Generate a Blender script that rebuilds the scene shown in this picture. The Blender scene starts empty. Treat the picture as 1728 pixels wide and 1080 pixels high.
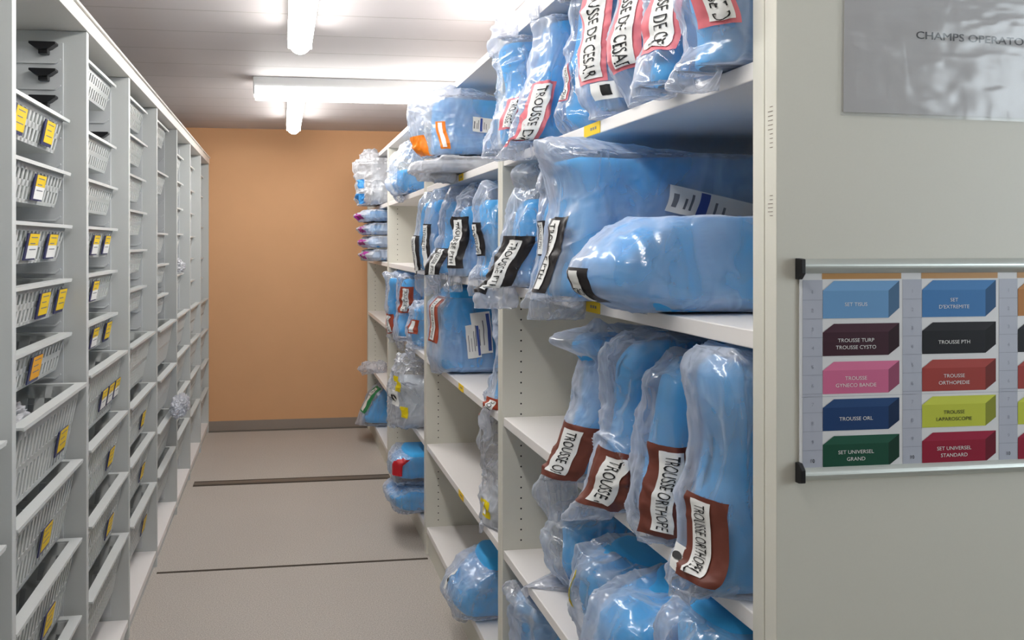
import bpy, math, random
import numpy as np
from mathutils import Vector
scene = bpy.context.scene
COL = scene.collection
R = math.radians
XR, XL = 0.6665, -0.5535          # front planes of the two shelving runs
YW = 6.06                          # far orange wall
CEIL = 2.336
BAGS = [
 {'name': 'wrapped_pack', 'label': 'tall blue pack with frilly bag mouth, pink label, against first upright', 'cat': 'sterile pack', 'group': 'wrapped packs on the top tier of the shelving', 'y0': 2.0833, 'th': 0.12, 'z0': 1.71, 'z1': 2.03, 'rows': [(1.6952, 0.5834), (1.7797, 0.6086), (1.8558, 0.6253), (1.9065, 0.6287), (1.9826, 0.6203), (2.0164, 0.5918), (2.0671, 0.5985), (2.106, 0.6253)], 'wr': 1.4, 'plastic': 'clear', 'seed': 1, 'pack': (0.651, 2.018, 1.7229), 'packcol': 'blue', 'labels': [('pink', 0.6314, 0.6773, 1.7675, 1.8552, 'TROUSSE DE CESARIENNE', {})], 'slips': []},
 {'name': 'wrapped_pack', 'label': 'tall blue pack with large pink frame label hanging over yellow shelf tag', 'cat': 'sterile pack', 'group': 'wrapped packs on the top tier of the shelving', 'y0': 1.8816, 'th': 0.12, 'z0': 1.71, 'z1': 2.03, 'rows': [(1.6682, 0.5532), (1.719, 0.5943), (1.7728, 0.6172), (1.8342, 0.637), (1.9111, 0.6553), (1.9879, 0.666), (2.0801, 0.6431), (2.1186, 0.6553)], 'wr': 1.0, 'plastic': 'clear', 'seed': 2, 'pack': (0.644, 2.018, 1.716), 'packcol': 'blue', 'labels': [('pink', 0.6321, 0.7035, 1.6975, 1.8595, 'TROUSSE DE CESARIENNE', {})], 'slips': []},
 {'name': 'wrapped_pack', 'label': 'narrow blue pack in tall folded bag, only a sliver of pink label', 'cat': 'sterile pack', 'group': 'wrapped packs on the top tier of the shelving', 'y0': 1.7102, 'th': 0.11, 'z0': 1.71, 'z1': 2.03, 'rows': [(1.7138, 0.6914), (1.7446, 0.6747), (1.8008, 0.6608), (1.8709, 0.6636), (1.9411, 0.6775), (2.0253, 0.6817), (2.0674, 0.6887)], 'wr': 1.2, 'plastic': 'clear', 'seed': 3, 'pack': (0.6924, 2.018, 1.716), 'packcol': 'blue', 'labels': [('pink', 0.6666, 0.6938, 1.7855, 1.8745, 'TROUSSE DE CESARIENNE', {})], 'slips': []},
 {'name': 'wrapped_pack', 'label': 'top tier pack with long legible pink label on white strip, black square below', 'cat': 'sterile pack', 'group': 'wrapped packs on the top tier of the shelving', 'y0': 1.5085, 'th': 0.11, 'z0': 1.71, 'z1': 2.03, 'rows': [(1.7311, 0.6565), (1.7623, 0.6317), (1.8123, 0.6255), (1.8872, 0.6317), (1.9622, 0.6379), (2.0371, 0.6503)], 'wr': 1.0, 'plastic': 'clear', 'seed': 4, 'pack': (0.6375, 1.9969, 1.7295), 'packcol': 'blue', 'labels': [('pink', 0.6206, 0.6881, 1.7842, 2.0152, 'TROUSSE DE CESARIENNE', {'mark': 1})], 'slips': []},
 {'name': 'wrapped_pack', 'label': 'top tier pack with pink label, third from the grey end panel', 'cat': 'sterile pack', 'group': 'wrapped packs on the top tier of the shelving', 'y0': 1.3269, 'th': 0.11, 'z0': 1.71, 'z1': 2.03, 'rows': [(1.7388, 0.6641), (1.7943, 0.6311), (1.8499, 0.6245), (1.9054, 0.6355), (1.9943, 0.6498)], 'wr': 1.0, 'plastic': 'clear', 'seed': 5, 'pack': (0.63, 1.9562, 1.7192), 'packcol': 'blue', 'labels': [('pink', 0.6076, 0.6727, 1.7752, 1.9777, 'TROUSSE DE CESARIENNE', {})], 'slips': []},
 {'name': 'wrapped_pack', 'label': 'top tier pack with pink label, second from the grey end panel', 'cat': 'sterile pack', 'group': 'wrapped packs on the top tier of the shelving', 'y0': 1.1857, 'th': 0.1, 'z0': 1.71, 'z1': 2.03, 'rows': [(1.7, 0.6049), (1.71, 0.5979), (1.76, 0.6078), (1.8, 0.6217), (1.86, 0.6316), (1.94, 0.6376)], 'wr': 1.0, 'plastic': 'clear', 'seed': 6, 'pack': (0.6218, 1.9152, 1.716), 'packcol': 'blue', 'labels': [('pink', 0.6103, 0.666, 1.766, 1.9249, 'TROUSSE DE CESARIENNE', {})], 'slips': []},
 {'name': 'wrapped_pack', 'label': 'top tier pack touching grey end panel, white tail folded over shelf edge', 'cat': 'sterile pack', 'group': 'wrapped packs on the top tier of the shelving', 'y0': 1.0395, 'th': 0.1, 'z0': 1.71, 'z1': 2.03, 'rows': [(1.681, 0.5814), (1.7077, 0.5946), (1.7432, 0.6211), (1.7787, 0.6123), (1.8143, 0.5964), (1.8853, 0.5946)], 'wr': 1.0, 'plastic': 'clear', 'seed': 7, 'pack': (0.5979, 1.8703, 1.716), 'packcol': 'blue', 'labels': [('pink', 0.6038, 0.6548, 1.7656, 1.8703, 'TROUSSE DE CESARIENNE', {})], 'slips': []},
 {'name': 'wrapped_pack', 'label': 'blue pack with wide black label draped past first upright', 'cat': 'sterile pack', 'group': 'wrapped packs on the second tier of the shelving', 'y0': 2.053, 'th': 0.13, 'z0': 1.325, 'z1': 1.68, 'rows': [(1.2662, 0.5434), (1.3163, 0.5715), (1.3832, 0.6014), (1.45, 0.6179), (1.5168, 0.6378), (1.567, 0.6511), (1.6004, 0.6743), (1.6505, 0.6577), (1.6672, 0.6958)], 'wr': 1.4, 'plastic': 'clear', 'seed': 8, 'pack': (0.6549, 1.5723, 1.3358), 'packcol': 'blue', 'labels': [('black', 0.5837, 0.6759, 1.3032, 1.4696, 'TROUSSE PTH', {})], 'slips': []},
 {'name': 'wrapped_pack', 'label': 'thin blue pack with narrow black label squeezed behind the biggest pack', 'cat': 'sterile pack', 'group': 'wrapped packs on the second tier of the shelving', 'y0': 1.7808, 'th': 0.12, 'z0': 1.325, 'z1': 1.68, 'rows': [(1.2894, 0.5935), (1.3332, 0.6109), (1.4062, 0.6225), (1.4646, 0.6326), (1.523, 0.6413), (1.6106, 0.637), (1.6705, 0.6515)], 'wr': 1.0, 'plastic': 'clear', 'seed': 9, 'pack': (0.6533, 1.5638, 1.331), 'packcol': 'blue', 'labels': [('black', 0.6251, 0.6561, 1.4187, 1.5041, 'TROUSSE PTH', {})], 'slips': []},
 {'name': 'wrapped_pack', 'label': 'biggest blue pack, tall black label at front, paper slip on its side', 'cat': 'sterile pack', 'group': 'wrapped packs on the second tier of the shelving', 'y0': 1.5085, 'th': 0.22, 'z0': 1.325, 'z1': 1.68, 'rows': [(1.2832, 0.528), (1.3191, 0.5382), (1.3602, 0.556), (1.4243, 0.5687), (1.4885, 0.5814), (1.5398, 0.6018), (1.604, 0.5916), (1.6489, 0.556), (1.6784, 0.5471)], 'wr': 0.8, 'plastic': 'clear', 'seed': 10, 'pack': (0.6026, 1.6299, 1.331), 'packcol': 'blue', 'labels': [('black', 0.5411, 0.6134, 1.343, 1.5047, 'TROUSSE PTH', {})], 'slips': [(0.7894, 0.9822, 1.4962, 1.5521, -12)]},
 {'name': 'wrapped_pack', 'label': 'low blue box-shaped pack lying before the biggest pack, tapered bag end', 'cat': 'sterile pack', 'group': 'wrapped packs on the second tier of the shelving', 'y0': 1.2362, 'th': 0.2, 'z0': 1.325, 'z1': 1.68, 'rows': [(1.3196, 0.652), (1.3324, 0.599), (1.3645, 0.5301), (1.3965, 0.5195), (1.4179, 0.5269), (1.4447, 0.5513), (1.4767, 0.5884), (1.497, 0.6361)], 'wr': 0.6, 'plastic': 'clear', 'seed': 11, 'tap': 0.1, 'pack': (0.5745, 1.4943, 1.331), 'packcol': 'blue', 'labels': [('black', 0.5096, 0.5545, 1.3472, 1.4047, 'TROUSSE PTH', {'flip': 1})], 'slips': []},
 {'name': 'wrapped_pack', 'label': 'brown labelled pack with pointed plastic flap at its top', 'cat': 'sterile pack', 'group': 'wrapped packs on the third tier of the shelving', 'y0': 1.5992, 'th': 0.13, 'z0': 0.92, 'z1': 1.295, 'rows': [(0.8274, 0.6042), (0.887, 0.5582), (0.9135, 0.5687), (0.9466, 0.595), (1.0129, 0.6173), (1.0791, 0.6449), (1.1453, 0.6607), (1.1957, 0.6764), (1.2116, 0.6304), (1.2301, 0.5871), (1.2487, 0.6304), (1.2646, 0.7027)], 'wr': 1.0, 'plastic': 'clear', 'seed': 12, 'pack': (0.6687, 1.2419, 0.9297), 'packcol': 'blue', 'labels': [('brown', 0.5898, 0.6815, 0.9284, 1.0492, 'TROUSSE ORTHOPEDIE', {})], 'slips': []},
 {'name': 'wrapped_pack', 'label': 'brown labelled pack with crinkled fold, between the pointed flap and straight pack', 'cat': 'sterile pack', 'group': 'wrapped packs on the third tier of the shelving', 'y0': 1.4278, 'th': 0.12, 'z0': 0.92, 'z1': 1.295, 'rows': [(0.8903, 0.5667), (0.9142, 0.5845), (0.9499, 0.6022), (0.9975, 0.6199), (1.057, 0.6411), (1.1166, 0.6529), (1.1761, 0.6435), (1.2238, 0.6459), (1.2571, 0.7084)], 'wr': 1.3, 'plastic': 'clear', 'seed': 13, 'pack': (0.6464, 1.2538, 0.9308), 'packcol': 'blue', 'labels': [('brown', 0.6029, 0.699, 0.9285, 1.0392, 'TROUSSE ORTHOPEDIE', {})], 'slips': []},
 {'name': 'wrapped_pack', 'label': 'straight-sided brown labelled pack with small pointed ear at upper corner', 'cat': 'sterile pack', 'group': 'wrapped packs on the third tier of the shelving', 'y0': 1.2664, 'th': 0.12, 'z0': 0.92, 'z1': 1.295, 'rows': [(0.9108, 0.6299), (0.9482, 0.6214), (0.9909, 0.6278), (1.055, 0.6458), (1.119, 0.6574), (1.1831, 0.6617), (1.2044, 0.6596), (1.2493, 0.704)], 'wr': 1.0, 'plastic': 'clear', 'seed': 14, 'pack': (0.6592, 1.2418, 0.9295), 'packcol': 'blue', 'labels': [('brown', 0.6511, 0.7257, 0.9398, 1.0934, 'TROUSSE ORTHOPEDIE', {})], 'slips': []},
 {'name': 'wrapped_pack', 'label': 'brown labelled pack against the grey end panel, white corner folded out', 'cat': 'sterile pack', 'group': 'wrapped packs on the third tier of the shelving', 'y0': 1.0597, 'th': 0.13, 'z0': 0.92, 'z1': 1.295, 'rows': [(0.9067, 0.5822), (0.925, 0.5885), (0.9569, 0.6247), (1.0026, 0.6292), (1.0574, 0.6338), (1.1122, 0.6383), (1.1669, 0.6274), (1.2217, 0.6256), (1.2583, 0.6274), (1.2838, 0.6519)], 'wr': 1.0, 'plastic': 'clear', 'seed': 15, 'pack': (0.6233, 1.2736, 0.926), 'packcol': 'blue', 'labels': [('brown', 0.6207, 0.6778, 0.9419, 1.0641, 'TROUSSE ORTHOPEDIE', {}), ('white', 0.5575, 0.5809, 0.9436, 0.9768, '', {'dot': 1})], 'slips': []},
 {'name': 'wrapped_pack', 'label': 'round clear bag with crumpled shiny front holding dark blue wrap', 'cat': 'sterile pack', 'group': 'wrapped packs on the fourth tier of the shelving', 'y0': 1.932, 'th': 0.17, 'z0': 0.516, 'z1': 0.89, 'rows': [(0.4955, 0.7808), (0.5353, 0.7571), (0.591, 0.7335), (0.6387, 0.724), (0.6864, 0.7461), (0.7151, 0.8123)], 'wr': 1.8, 'plastic': 'clear', 'seed': 16, 'pack': (0.7932, 0.7085, 0.5269), 'packcol': 'blue', 'labels': [], 'slips': []},
 {'name': 'wrapped_pack', 'label': 'large milky bag with yellow label on its front corner', 'cat': 'sterile pack', 'group': 'wrapped packs on the fourth tier of the shelving', 'y0': 1.5286, 'th': 0.2, 'z0': 0.516, 'z1': 0.89, 'rows': [(0.4808, 0.6855), (0.5583, 0.6727), (0.6358, 0.6574), (0.6875, 0.6535), (0.7328, 0.6535), (0.7586, 0.7368)], 'wr': 1.2, 'plastic': 'clear', 'seed': 17, 'pack': (0.6895, 0.7669, 0.5269), 'packcol': 'blue', 'labels': [('yellow', 0.6224, 0.6456, 0.6475, 0.7177, '', {})], 'slips': []},
 {'name': 'wrapped_pack', 'label': 'milky bag behind the bag touching the panel, fourth tier', 'cat': 'sterile pack', 'group': 'wrapped packs on the fourth tier of the shelving', 'y0': 1.2563, 'th': 0.18, 'z0': 0.516, 'z1': 0.89, 'rows': [(0.5549, 0.5721), (0.7059, 0.5614), (0.7598, 0.5721), (0.7975, 0.6042), (0.8137, 0.7218)], 'wr': 1.2, 'plastic': 'clear', 'seed': 18, 'pack': (0.6137, 0.8341, 0.5599), 'packcol': 'blue', 'labels': [], 'slips': []},
 {'name': 'wrapped_pack', 'label': 'milky bag touching the grey end panel, fourth tier', 'cat': 'sterile pack', 'group': 'wrapped packs on the fourth tier of the shelving', 'y0': 1.0496, 'th': 0.15, 'z0': 0.516, 'z1': 0.89, 'rows': [(0.5476, 0.6011), (0.821, 0.6011), (0.8529, 0.6101), (0.8666, 0.6372)], 'wr': 1.2, 'plastic': 'clear', 'seed': 19, 'pack': (0.6049, 0.878, 0.5327), 'packcol': 'blue', 'labels': [], 'slips': []},
 {'name': 'wrapped_pack', 'label': 'bagged blue pack below the yellow labelled bag, bottom tier', 'cat': 'sterile pack', 'group': 'wrapped packs on the bottom tier of the shelving', 'y0': 2.0127, 'th': 0.22, 'z0': 0.13, 'z1': 0.487, 'rows': [(0.0825, 0.6614), (0.2993, 0.6532), (0.366, 0.6697), (0.4077, 0.678), (0.441, 0.6399), (0.4527, 0.6697)], 'wr': 1.3, 'plastic': 'clear', 'seed': 20, 'pack': (0.6822, 0.442, 0.138), 'packcol': 'blue', 'labels': [], 'slips': []},
 {'name': 'wrapped_pack', 'label': 'blue pack in tall clear bag with bright orange labels', 'cat': 'sterile pack', 'group': 'wrapped packs on the top tier of the shelving', 'y0': 2.7893, 'th': 0.22, 'z0': 1.776, 'z1': 2.03, 'rows': [(1.7822, 0.5311), (1.7935, 0.5087), (1.8568, 0.4975), (1.9246, 0.4863), (2.0037, 0.5042), (2.0466, 0.5938)], 'wr': 1.3, 'plastic': 'clear', 'seed': 21, 'tap': 0.09, 'pack': (0.6021, 1.9871, 1.782), 'packcol': 'blue', 'labels': [('orange', 0.4891, 0.5717, 1.746, 1.8534, '', {'plain': 1}), ('orange', 0.6087, 0.6456, 1.8008, 1.8994, '', {})], 'slips': [(0.7021, 0.7804, 1.86, 1.9148, -5)]},
 {'name': 'wrapped_pack', 'label': 'flat white bagged pack under the orange labelled pack', 'cat': 'sterile pack', 'group': 'wrapped packs on the top tier of the shelving', 'y0': 2.759, 'th': 0.26, 'z0': 1.71, 'z1': 1.773, 'rows': [(1.6839, 0.5353), (1.7199, 0.4795), (1.7514, 0.4951), (1.7671, 0.6022)], 'wr': 1.3, 'plastic': 'milky', 'seed': 22, 'pack': (0.5592, 1.761, 1.716), 'packcol': 'white', 'labels': [], 'slips': []},
 {'name': 'wrapped_pack', 'label': 'thin pack with black label beside the bare upright, second bay', 'cat': 'sterile pack', 'group': 'wrapped packs on the second tier of the shelving', 'y0': 3.3238, 'th': 0.1, 'z0': 1.325, 'z1': 1.68, 'rows': [(1.2132, 0.6182), (1.2658, 0.5948), (1.3185, 0.5921), (1.4237, 0.5765), (1.5158, 0.5869), (1.621, 0.6), (1.6789, 0.6443)], 'wr': 1.0, 'plastic': 'clear', 'seed': 23, 'pack': (0.6007, 1.645, 1.333), 'packcol': 'blue', 'labels': [('black', 0.5749, 0.6162, 1.3096, 1.4812, 'TROUSSE PTH', {})], 'slips': []},
 {'name': 'wrapped_pack', 'label': 'pack with straight narrow black label next to the thin one', 'cat': 'sterile pack', 'group': 'wrapped packs on the second tier of the shelving', 'y0': 3.1422, 'th': 0.1, 'z0': 1.325, 'z1': 1.68, 'rows': [(1.2382, 0.6104), (1.3378, 0.6055), (1.4002, 0.5931), (1.4998, 0.5931), (1.5995, 0.6055), (1.6793, 0.6376)], 'wr': 1.0, 'plastic': 'clear', 'seed': 24, 'pack': (0.6029, 1.6346, 1.331), 'packcol': 'blue', 'labels': [('black', 0.5907, 0.6395, 1.3368, 1.5288, 'TROUSSE PTH', {})], 'slips': []},
 {'name': 'wrapped_pack', 'label': 'pack with bent black label tilted, behind the big square label', 'cat': 'sterile pack', 'group': 'wrapped packs on the second tier of the shelving', 'y0': 2.9405, 'th': 0.12, 'z0': 1.325, 'z1': 1.68, 'rows': [(1.232, 0.6045), (1.321, 0.5812), (1.3797, 0.5998), (1.4734, 0.6207), (1.5907, 0.6347), (1.6704, 0.6672)], 'wr': 1.4, 'plastic': 'clear', 'seed': 25, 'pack': (0.6247, 1.6115, 1.331), 'packcol': 'blue', 'labels': [('black', 0.5972, 0.6567, 1.3231, 1.4269, 'TROUSSE PTH', {})], 'slips': []},
 {'name': 'wrapped_pack', 'label': 'pack with big square black label facing the aisle, second bay', 'cat': 'sterile pack', 'group': 'wrapped packs on the second tier of the shelving', 'y0': 2.7388, 'th': 0.12, 'z0': 1.325, 'z1': 1.68, 'rows': [(1.2704, 0.5909), (1.2966, 0.6017), (1.3405, 0.6234), (1.4281, 0.6234), (1.5376, 0.63), (1.6034, 0.6582), (1.6669, 0.6951)], 'wr': 1.2, 'plastic': 'clear', 'seed': 26, 'pack': (0.6428, 1.59, 1.3315), 'packcol': 'blue', 'labels': [('black', 0.6215, 0.7112, 1.3574, 1.5448, 'TROUSSE PTH', {})], 'slips': []},
 {'name': 'wrapped_pack', 'label': 'pack with small black label beside the first upright, second bay', 'cat': 'sterile pack', 'group': 'wrapped packs on the second tier of the shelving', 'y0': 2.4565, 'th': 0.13, 'z0': 1.325, 'z1': 1.68, 'rows': [(1.2719, 0.618), (1.3313, 0.6336), (1.3709, 0.667), (1.4302, 0.6611), (1.5094, 0.6376), (1.5885, 0.6474), (1.6558, 0.6768)], 'wr': 1.0, 'plastic': 'clear', 'seed': 27, 'pack': (0.6535, 1.5954, 1.331), 'packcol': 'blue', 'labels': [('black', 0.6343, 0.6862, 1.4074, 1.5178, 'TROUSSE PTH', {})], 'slips': []},
 {'name': 'wrapped_pack', 'label': 'big flat blue pack with brick red label and two paper slips', 'cat': 'sterile pack', 'group': 'wrapped packs on the third tier of the shelving', 'y0': 3.0212, 'th': 0.3, 'z0': 0.92, 'z1': 1.295, 'rows': [(0.9085, 0.6273), (0.9823, 0.6077), (1.0808, 0.6126), (1.1915, 0.6175), (1.2285, 0.6517)], 'wr': 0.5, 'plastic': 'clear', 'seed': 28, 'pack': (0.6014, 1.2652, 0.9264), 'packcol': 'blue', 'labels': [('brick', 0.6085, 0.686, 1.0425, 1.2297, 'TROUSSE ORTHOPEDIE', {})], 'slips': [(0.7588, 0.8387, 1.0046, 1.1728, 6), (0.7353, 0.7917, 0.988, 1.123, 8)]},
 {'name': 'wrapped_pack', 'label': 'slim pack edge hidden by first upright, brown label curling below', 'cat': 'sterile pack', 'group': 'wrapped packs on the third tier of the shelving', 'y0': 2.3556, 'th': 0.12, 'z0': 0.92, 'z1': 1.295, 'rows': [(0.814, 0.64), (0.8994, 0.6212), (0.9374, 0.657), (1.0134, 0.6739), (1.1652, 0.6796), (1.2867, 0.6871)], 'wr': 1.3, 'plastic': 'clear', 'seed': 29, 'pack': (0.6793, 1.2732, 0.9288), 'packcol': 'blue', 'labels': [('brick', 0.6497, 0.7033, 0.899, 0.9548, 'TROUSSE ORTHOPEDIE', {})], 'slips': []},
 {'name': 'wrapped_pack', 'label': 'empty-looking clear bag with yellow corner label behind first upright', 'cat': 'sterile pack', 'group': 'wrapped packs on the fourth tier of the shelving', 'y0': 2.3859, 'th': 0.22, 'z0': 0.516, 'z1': 0.89, 'rows': [(0.4875, 0.6717), (0.5227, 0.6582), (0.5519, 0.664), (0.63, 0.6833), (0.7472, 0.6795), (0.796, 0.6524), (0.8545, 0.6679)], 'wr': 1.3, 'plastic': 'clear', 'seed': 30, 'pack': (0.7008, 0.6208, 0.5265), 'packcol': 'white', 'labels': [('yellow', 0.6559, 0.7045, 0.5492, 0.6019, '', {})], 'slips': []},
 {'name': 'wrapped_pack', 'label': 'blue domed pack alone on the bottom tier, black dot on end', 'cat': 'sterile pack', 'group': 'wrapped packs on the bottom tier of the shelving', 'y0': 2.5976, 'th': 0.25, 'z0': 0.13, 'z1': 0.487, 'rows': [(0.087, 0.6379), (0.1337, 0.6105), (0.1868, 0.5831), (0.2292, 0.5958), (0.2823, 0.6463), (0.3078, 0.6947)], 'wr': 0.8, 'plastic': 'clear', 'seed': 31, 'pack': (0.5945, 0.3348, 0.1364), 'packcol': 'blue', 'labels': [('white', 0.562, 0.5904, 0.2018, 0.2673, '', {'dot': 1})], 'slips': []},
 {'name': 'wrapped_pack', 'label': 'clear crumpled bag with blue contents beside the orange labelled pack', 'cat': 'sterile pack', 'group': 'wrapped packs on the top tier of the shelving', 'y0': 4.0499, 'th': 0.28, 'z0': 1.71, 'z1': 2.03, 'rows': [(1.6833, 0.62), (1.7578, 0.5783), (1.8388, 0.5943), (1.9198, 0.6329), (2.0008, 0.6907)], 'wr': 1.8, 'plastic': 'clear', 'seed': 32, 'pack': (0.6286, 1.8442, 1.716), 'packcol': 'blue', 'labels': [], 'slips': []},
 {'name': 'wrapped_pack', 'label': 'pack with small brick label at the far side of third bay', 'cat': 'sterile pack', 'group': 'wrapped packs on the third tier of the shelving', 'y0': 4.4331, 'th': 0.14, 'z0': 0.92, 'z1': 1.295, 'rows': [(0.8638, 0.6228), (0.9615, 0.6124), (1.0662, 0.6124), (1.1709, 0.6228), (1.2755, 0.6228)], 'wr': 1.5, 'plastic': 'clear', 'seed': 33, 'pack': (0.6322, 1.2432, 0.9331), 'packcol': 'blue', 'labels': [('brick', 0.6082, 0.68, 0.9262, 1.0365, 'TROUSSE ORTHOPEDIE', {})], 'slips': []},
 {'name': 'wrapped_pack', 'label': 'pack with tilted brick frame label in third bay, middle one', 'cat': 'sterile pack', 'group': 'wrapped packs on the third tier of the shelving', 'y0': 4.1003, 'th': 0.14, 'z0': 0.92, 'z1': 1.295, 'rows': [(0.8612, 0.632), (0.9647, 0.5935), (1.0618, 0.6256), (1.1912, 0.632), (1.2721, 0.6416)], 'wr': 1.4, 'plastic': 'clear', 'seed': 34, 'pack': (0.6457, 1.2521, 0.9392), 'packcol': 'blue', 'labels': [('brick', 0.6552, 0.7375, 1.0733, 1.2138, 'TROUSSE ORTHOPEDIE', {})], 'slips': []},
 {'name': 'wrapped_pack', 'label': 'drooping pack beside the big flat pack, third bay', 'cat': 'sterile pack', 'group': 'wrapped packs on the third tier of the shelving', 'y0': 3.7675, 'th': 0.16, 'z0': 0.92, 'z1': 1.295, 'rows': [(0.8734, 0.6458), (0.957, 0.6369), (1.0317, 0.6221), (1.1214, 0.6369), (1.1453, 0.6903)], 'wr': 1.6, 'plastic': 'clear', 'seed': 35, 'pack': (0.6381, 1.1415, 0.927), 'packcol': 'blue', 'labels': [('brick', 0.6614, 0.7138, 0.9975, 1.068, '', {})], 'slips': []},
 {'name': 'wrapped_pack', 'label': 'pale clear bag with yellow stickers, third bay', 'cat': 'sterile pack', 'group': 'wrapped packs on the fourth tier of the shelving', 'y0': 3.7978, 'th': 0.35, 'z0': 0.516, 'z1': 0.89, 'rows': [(0.4985, 0.5752), (0.5906, 0.563), (0.6827, 0.563), (0.7748, 0.5874), (0.8668, 0.6178)], 'wr': 1.6, 'plastic': 'clear', 'seed': 36, 'pack': (0.6314, 0.7392, 0.5378), 'packcol': 'white', 'labels': [('yellow', 0.6314, 0.6637, 0.6948, 0.7688, '', {'plain': 1}), ('yellow', 0.6607, 0.6989, 0.5734, 0.6267, '', {'plain': 1}), ('white', 0.5902, 0.6519, 0.6208, 0.6978, '', {'dot': 1})], 'slips': []},
 {'name': 'wrapped_pack', 'label': 'bagged blue pack under the red striped one, bottom tier', 'cat': 'sterile pack', 'group': 'wrapped packs on the bottom tier of the shelving', 'y0': 3.6667, 'th': 0.3, 'z0': 0.13, 'z1': 0.259, 'rows': [(0.103, 0.5653), (0.1651, 0.536), (0.2182, 0.5067), (0.2537, 0.577)], 'wr': 0.8, 'plastic': 'clear', 'seed': 37, 'pack': (0.5363, 0.247, 0.1394), 'packcol': 'blue', 'labels': [], 'slips': []},
 {'name': 'wrapped_pack', 'label': 'bagged blue pack with red stripe lying on another pack', 'cat': 'sterile pack', 'group': 'wrapped packs on the bottom tier of the shelving', 'y0': 3.6868, 'th': 0.28, 'z0': 0.262, 'z1': 0.487, 'rows': [(0.2707, 0.5553), (0.3092, 0.52), (0.3685, 0.5259), (0.407, 0.5788)], 'wr': 1.2, 'plastic': 'clear', 'seed': 38, 'pack': (0.562, 0.4258, 0.2906), 'packcol': 'blue', 'labels': [('red', 0.5905, 0.6475, 0.3194, 0.3999, '', {'plain': 1})], 'slips': []},
 {'name': 'wrapped_pack', 'label': 'crumpled white plastic bag with blue print sticking out before orange wall', 'cat': 'sterile pack', 'group': 'wrapped packs on the top tier of the shelving', 'y0': 5.1593, 'th': 0.4, 'z0': 1.71, 'z1': 2.03, 'rows': [(1.718, 0.5356), (1.7592, 0.5274), (1.8623, 0.5356), (1.986, 0.5397), (2.1014, 0.5846)], 'wr': 2.2, 'plastic': 'milky', 'seed': 39, 'tap': 0.12, 'pack': (0.6544, 1.99, 1.716), 'packcol': 'white', 'labels': [('blue', 0.5672, 0.6227, 1.826, 1.89, '', {'plain': 1}), ('blue', 0.5553, 0.6544, 1.73, 1.786, '', {'plain': 1})], 'slips': []},
 {'name': 'wrapped_pack', 'label': 'flat pack with purple tag, topmost of the stack before the orange wall', 'cat': 'sterile pack', 'group': 'wrapped packs on the second tier of the shelving', 'y0': 5.1088, 'th': 0.42, 'z0': 1.5915, 'z1': 1.679, 'rows': [(1.5973, 0.5435), (1.6382, 0.503), (1.6791, 0.5922)], 'wr': 1.2, 'plastic': 'milky', 'seed': 40, 'pack': (0.5892, 1.667, 1.5975), 'packcol': 'blue', 'labels': [('purple', 0.5264, 0.6049, 1.6124, 1.6441, '', {'plain': 1})], 'slips': []},
 {'name': 'wrapped_pack', 'label': 'flat pack with purple tag, second from the top of the stack before the orange wall', 'cat': 'sterile pack', 'group': 'wrapped packs on the second tier of the shelving', 'y0': 5.1189, 'th': 0.42, 'z0': 1.5025, 'z1': 1.589, 'rows': [(1.5074, 0.5608), (1.5484, 0.5202), (1.5893, 0.6096)], 'wr': 1.2, 'plastic': 'milky', 'seed': 41, 'pack': (0.6061, 1.577, 1.5085), 'packcol': 'blue', 'labels': [('purple', 0.5431, 0.6218, 1.5254, 1.5572, '', {'plain': 1})], 'slips': []},
 {'name': 'wrapped_pack', 'label': 'flat pack with purple tag, second from the bottom of the stack before the orange wall', 'cat': 'sterile pack', 'group': 'wrapped packs on the second tier of the shelving', 'y0': 5.129, 'th': 0.42, 'z0': 1.4135, 'z1': 1.5, 'rows': [(1.4172, 0.5537), (1.4582, 0.513), (1.4993, 0.6026)], 'wr': 1.2, 'plastic': 'milky', 'seed': 42, 'pack': (0.5994, 1.488, 1.4195), 'packcol': 'blue', 'labels': [('purple', 0.5363, 0.6152, 1.4381, 1.4699, '', {'plain': 1})], 'slips': []},
 {'name': 'wrapped_pack', 'label': 'flat pack with purple tag, lowest of the stack before the orange wall', 'cat': 'sterile pack', 'group': 'wrapped packs on the second tier of the shelving', 'y0': 5.1391, 'th': 0.42, 'z0': 1.325, 'z1': 1.411, 'rows': [(1.3266, 0.5752), (1.3677, 0.5344), (1.4089, 0.6241)], 'wr': 1.2, 'plastic': 'milky', 'seed': 43, 'pack': (0.6203, 1.399, 1.331), 'packcol': 'blue', 'labels': [('purple', 0.5571, 0.6361, 1.3504, 1.3823, '', {'plain': 1})], 'slips': []},
 {'name': 'plastic_bag', 'label': 'small scrap of clear plastic bag above the green labelled pack', 'cat': 'plastic bag', 'group': 'wrapped packs on the fourth tier of the shelving', 'y0': 5.4618, 'th': 0.2, 'z0': 0.516, 'z1': 0.89, 'rows': [(0.5014, 0.5831), (0.5357, 0.532), (0.5787, 0.6086)], 'wr': 1.5, 'plastic': 'clear', 'seed': 44, 'xb': 0.75, 'labels': [], 'slips': []},
 {'name': 'wrapped_pack', 'label': 'blue pack with green frame label near the orange wall', 'cat': 'sterile pack', 'group': 'wrapped packs on the bottom tier of the shelving', 'y0': 5.4618, 'th': 0.3, 'z0': 0.13, 'z1': 0.487, 'rows': [(0.1271, 0.5358), (0.1963, 0.5573), (0.2612, 0.5958), (0.3476, 0.6387), (0.4125, 0.7073)], 'wr': 0.8, 'plastic': 'clear', 'seed': 45, 'pack': (0.6083, 0.4262, 0.1554), 'packcol': 'blue', 'labels': [('green', 0.5831, 0.709, 0.2231, 0.4008, 'SET', {})], 'slips': []},
]
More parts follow.
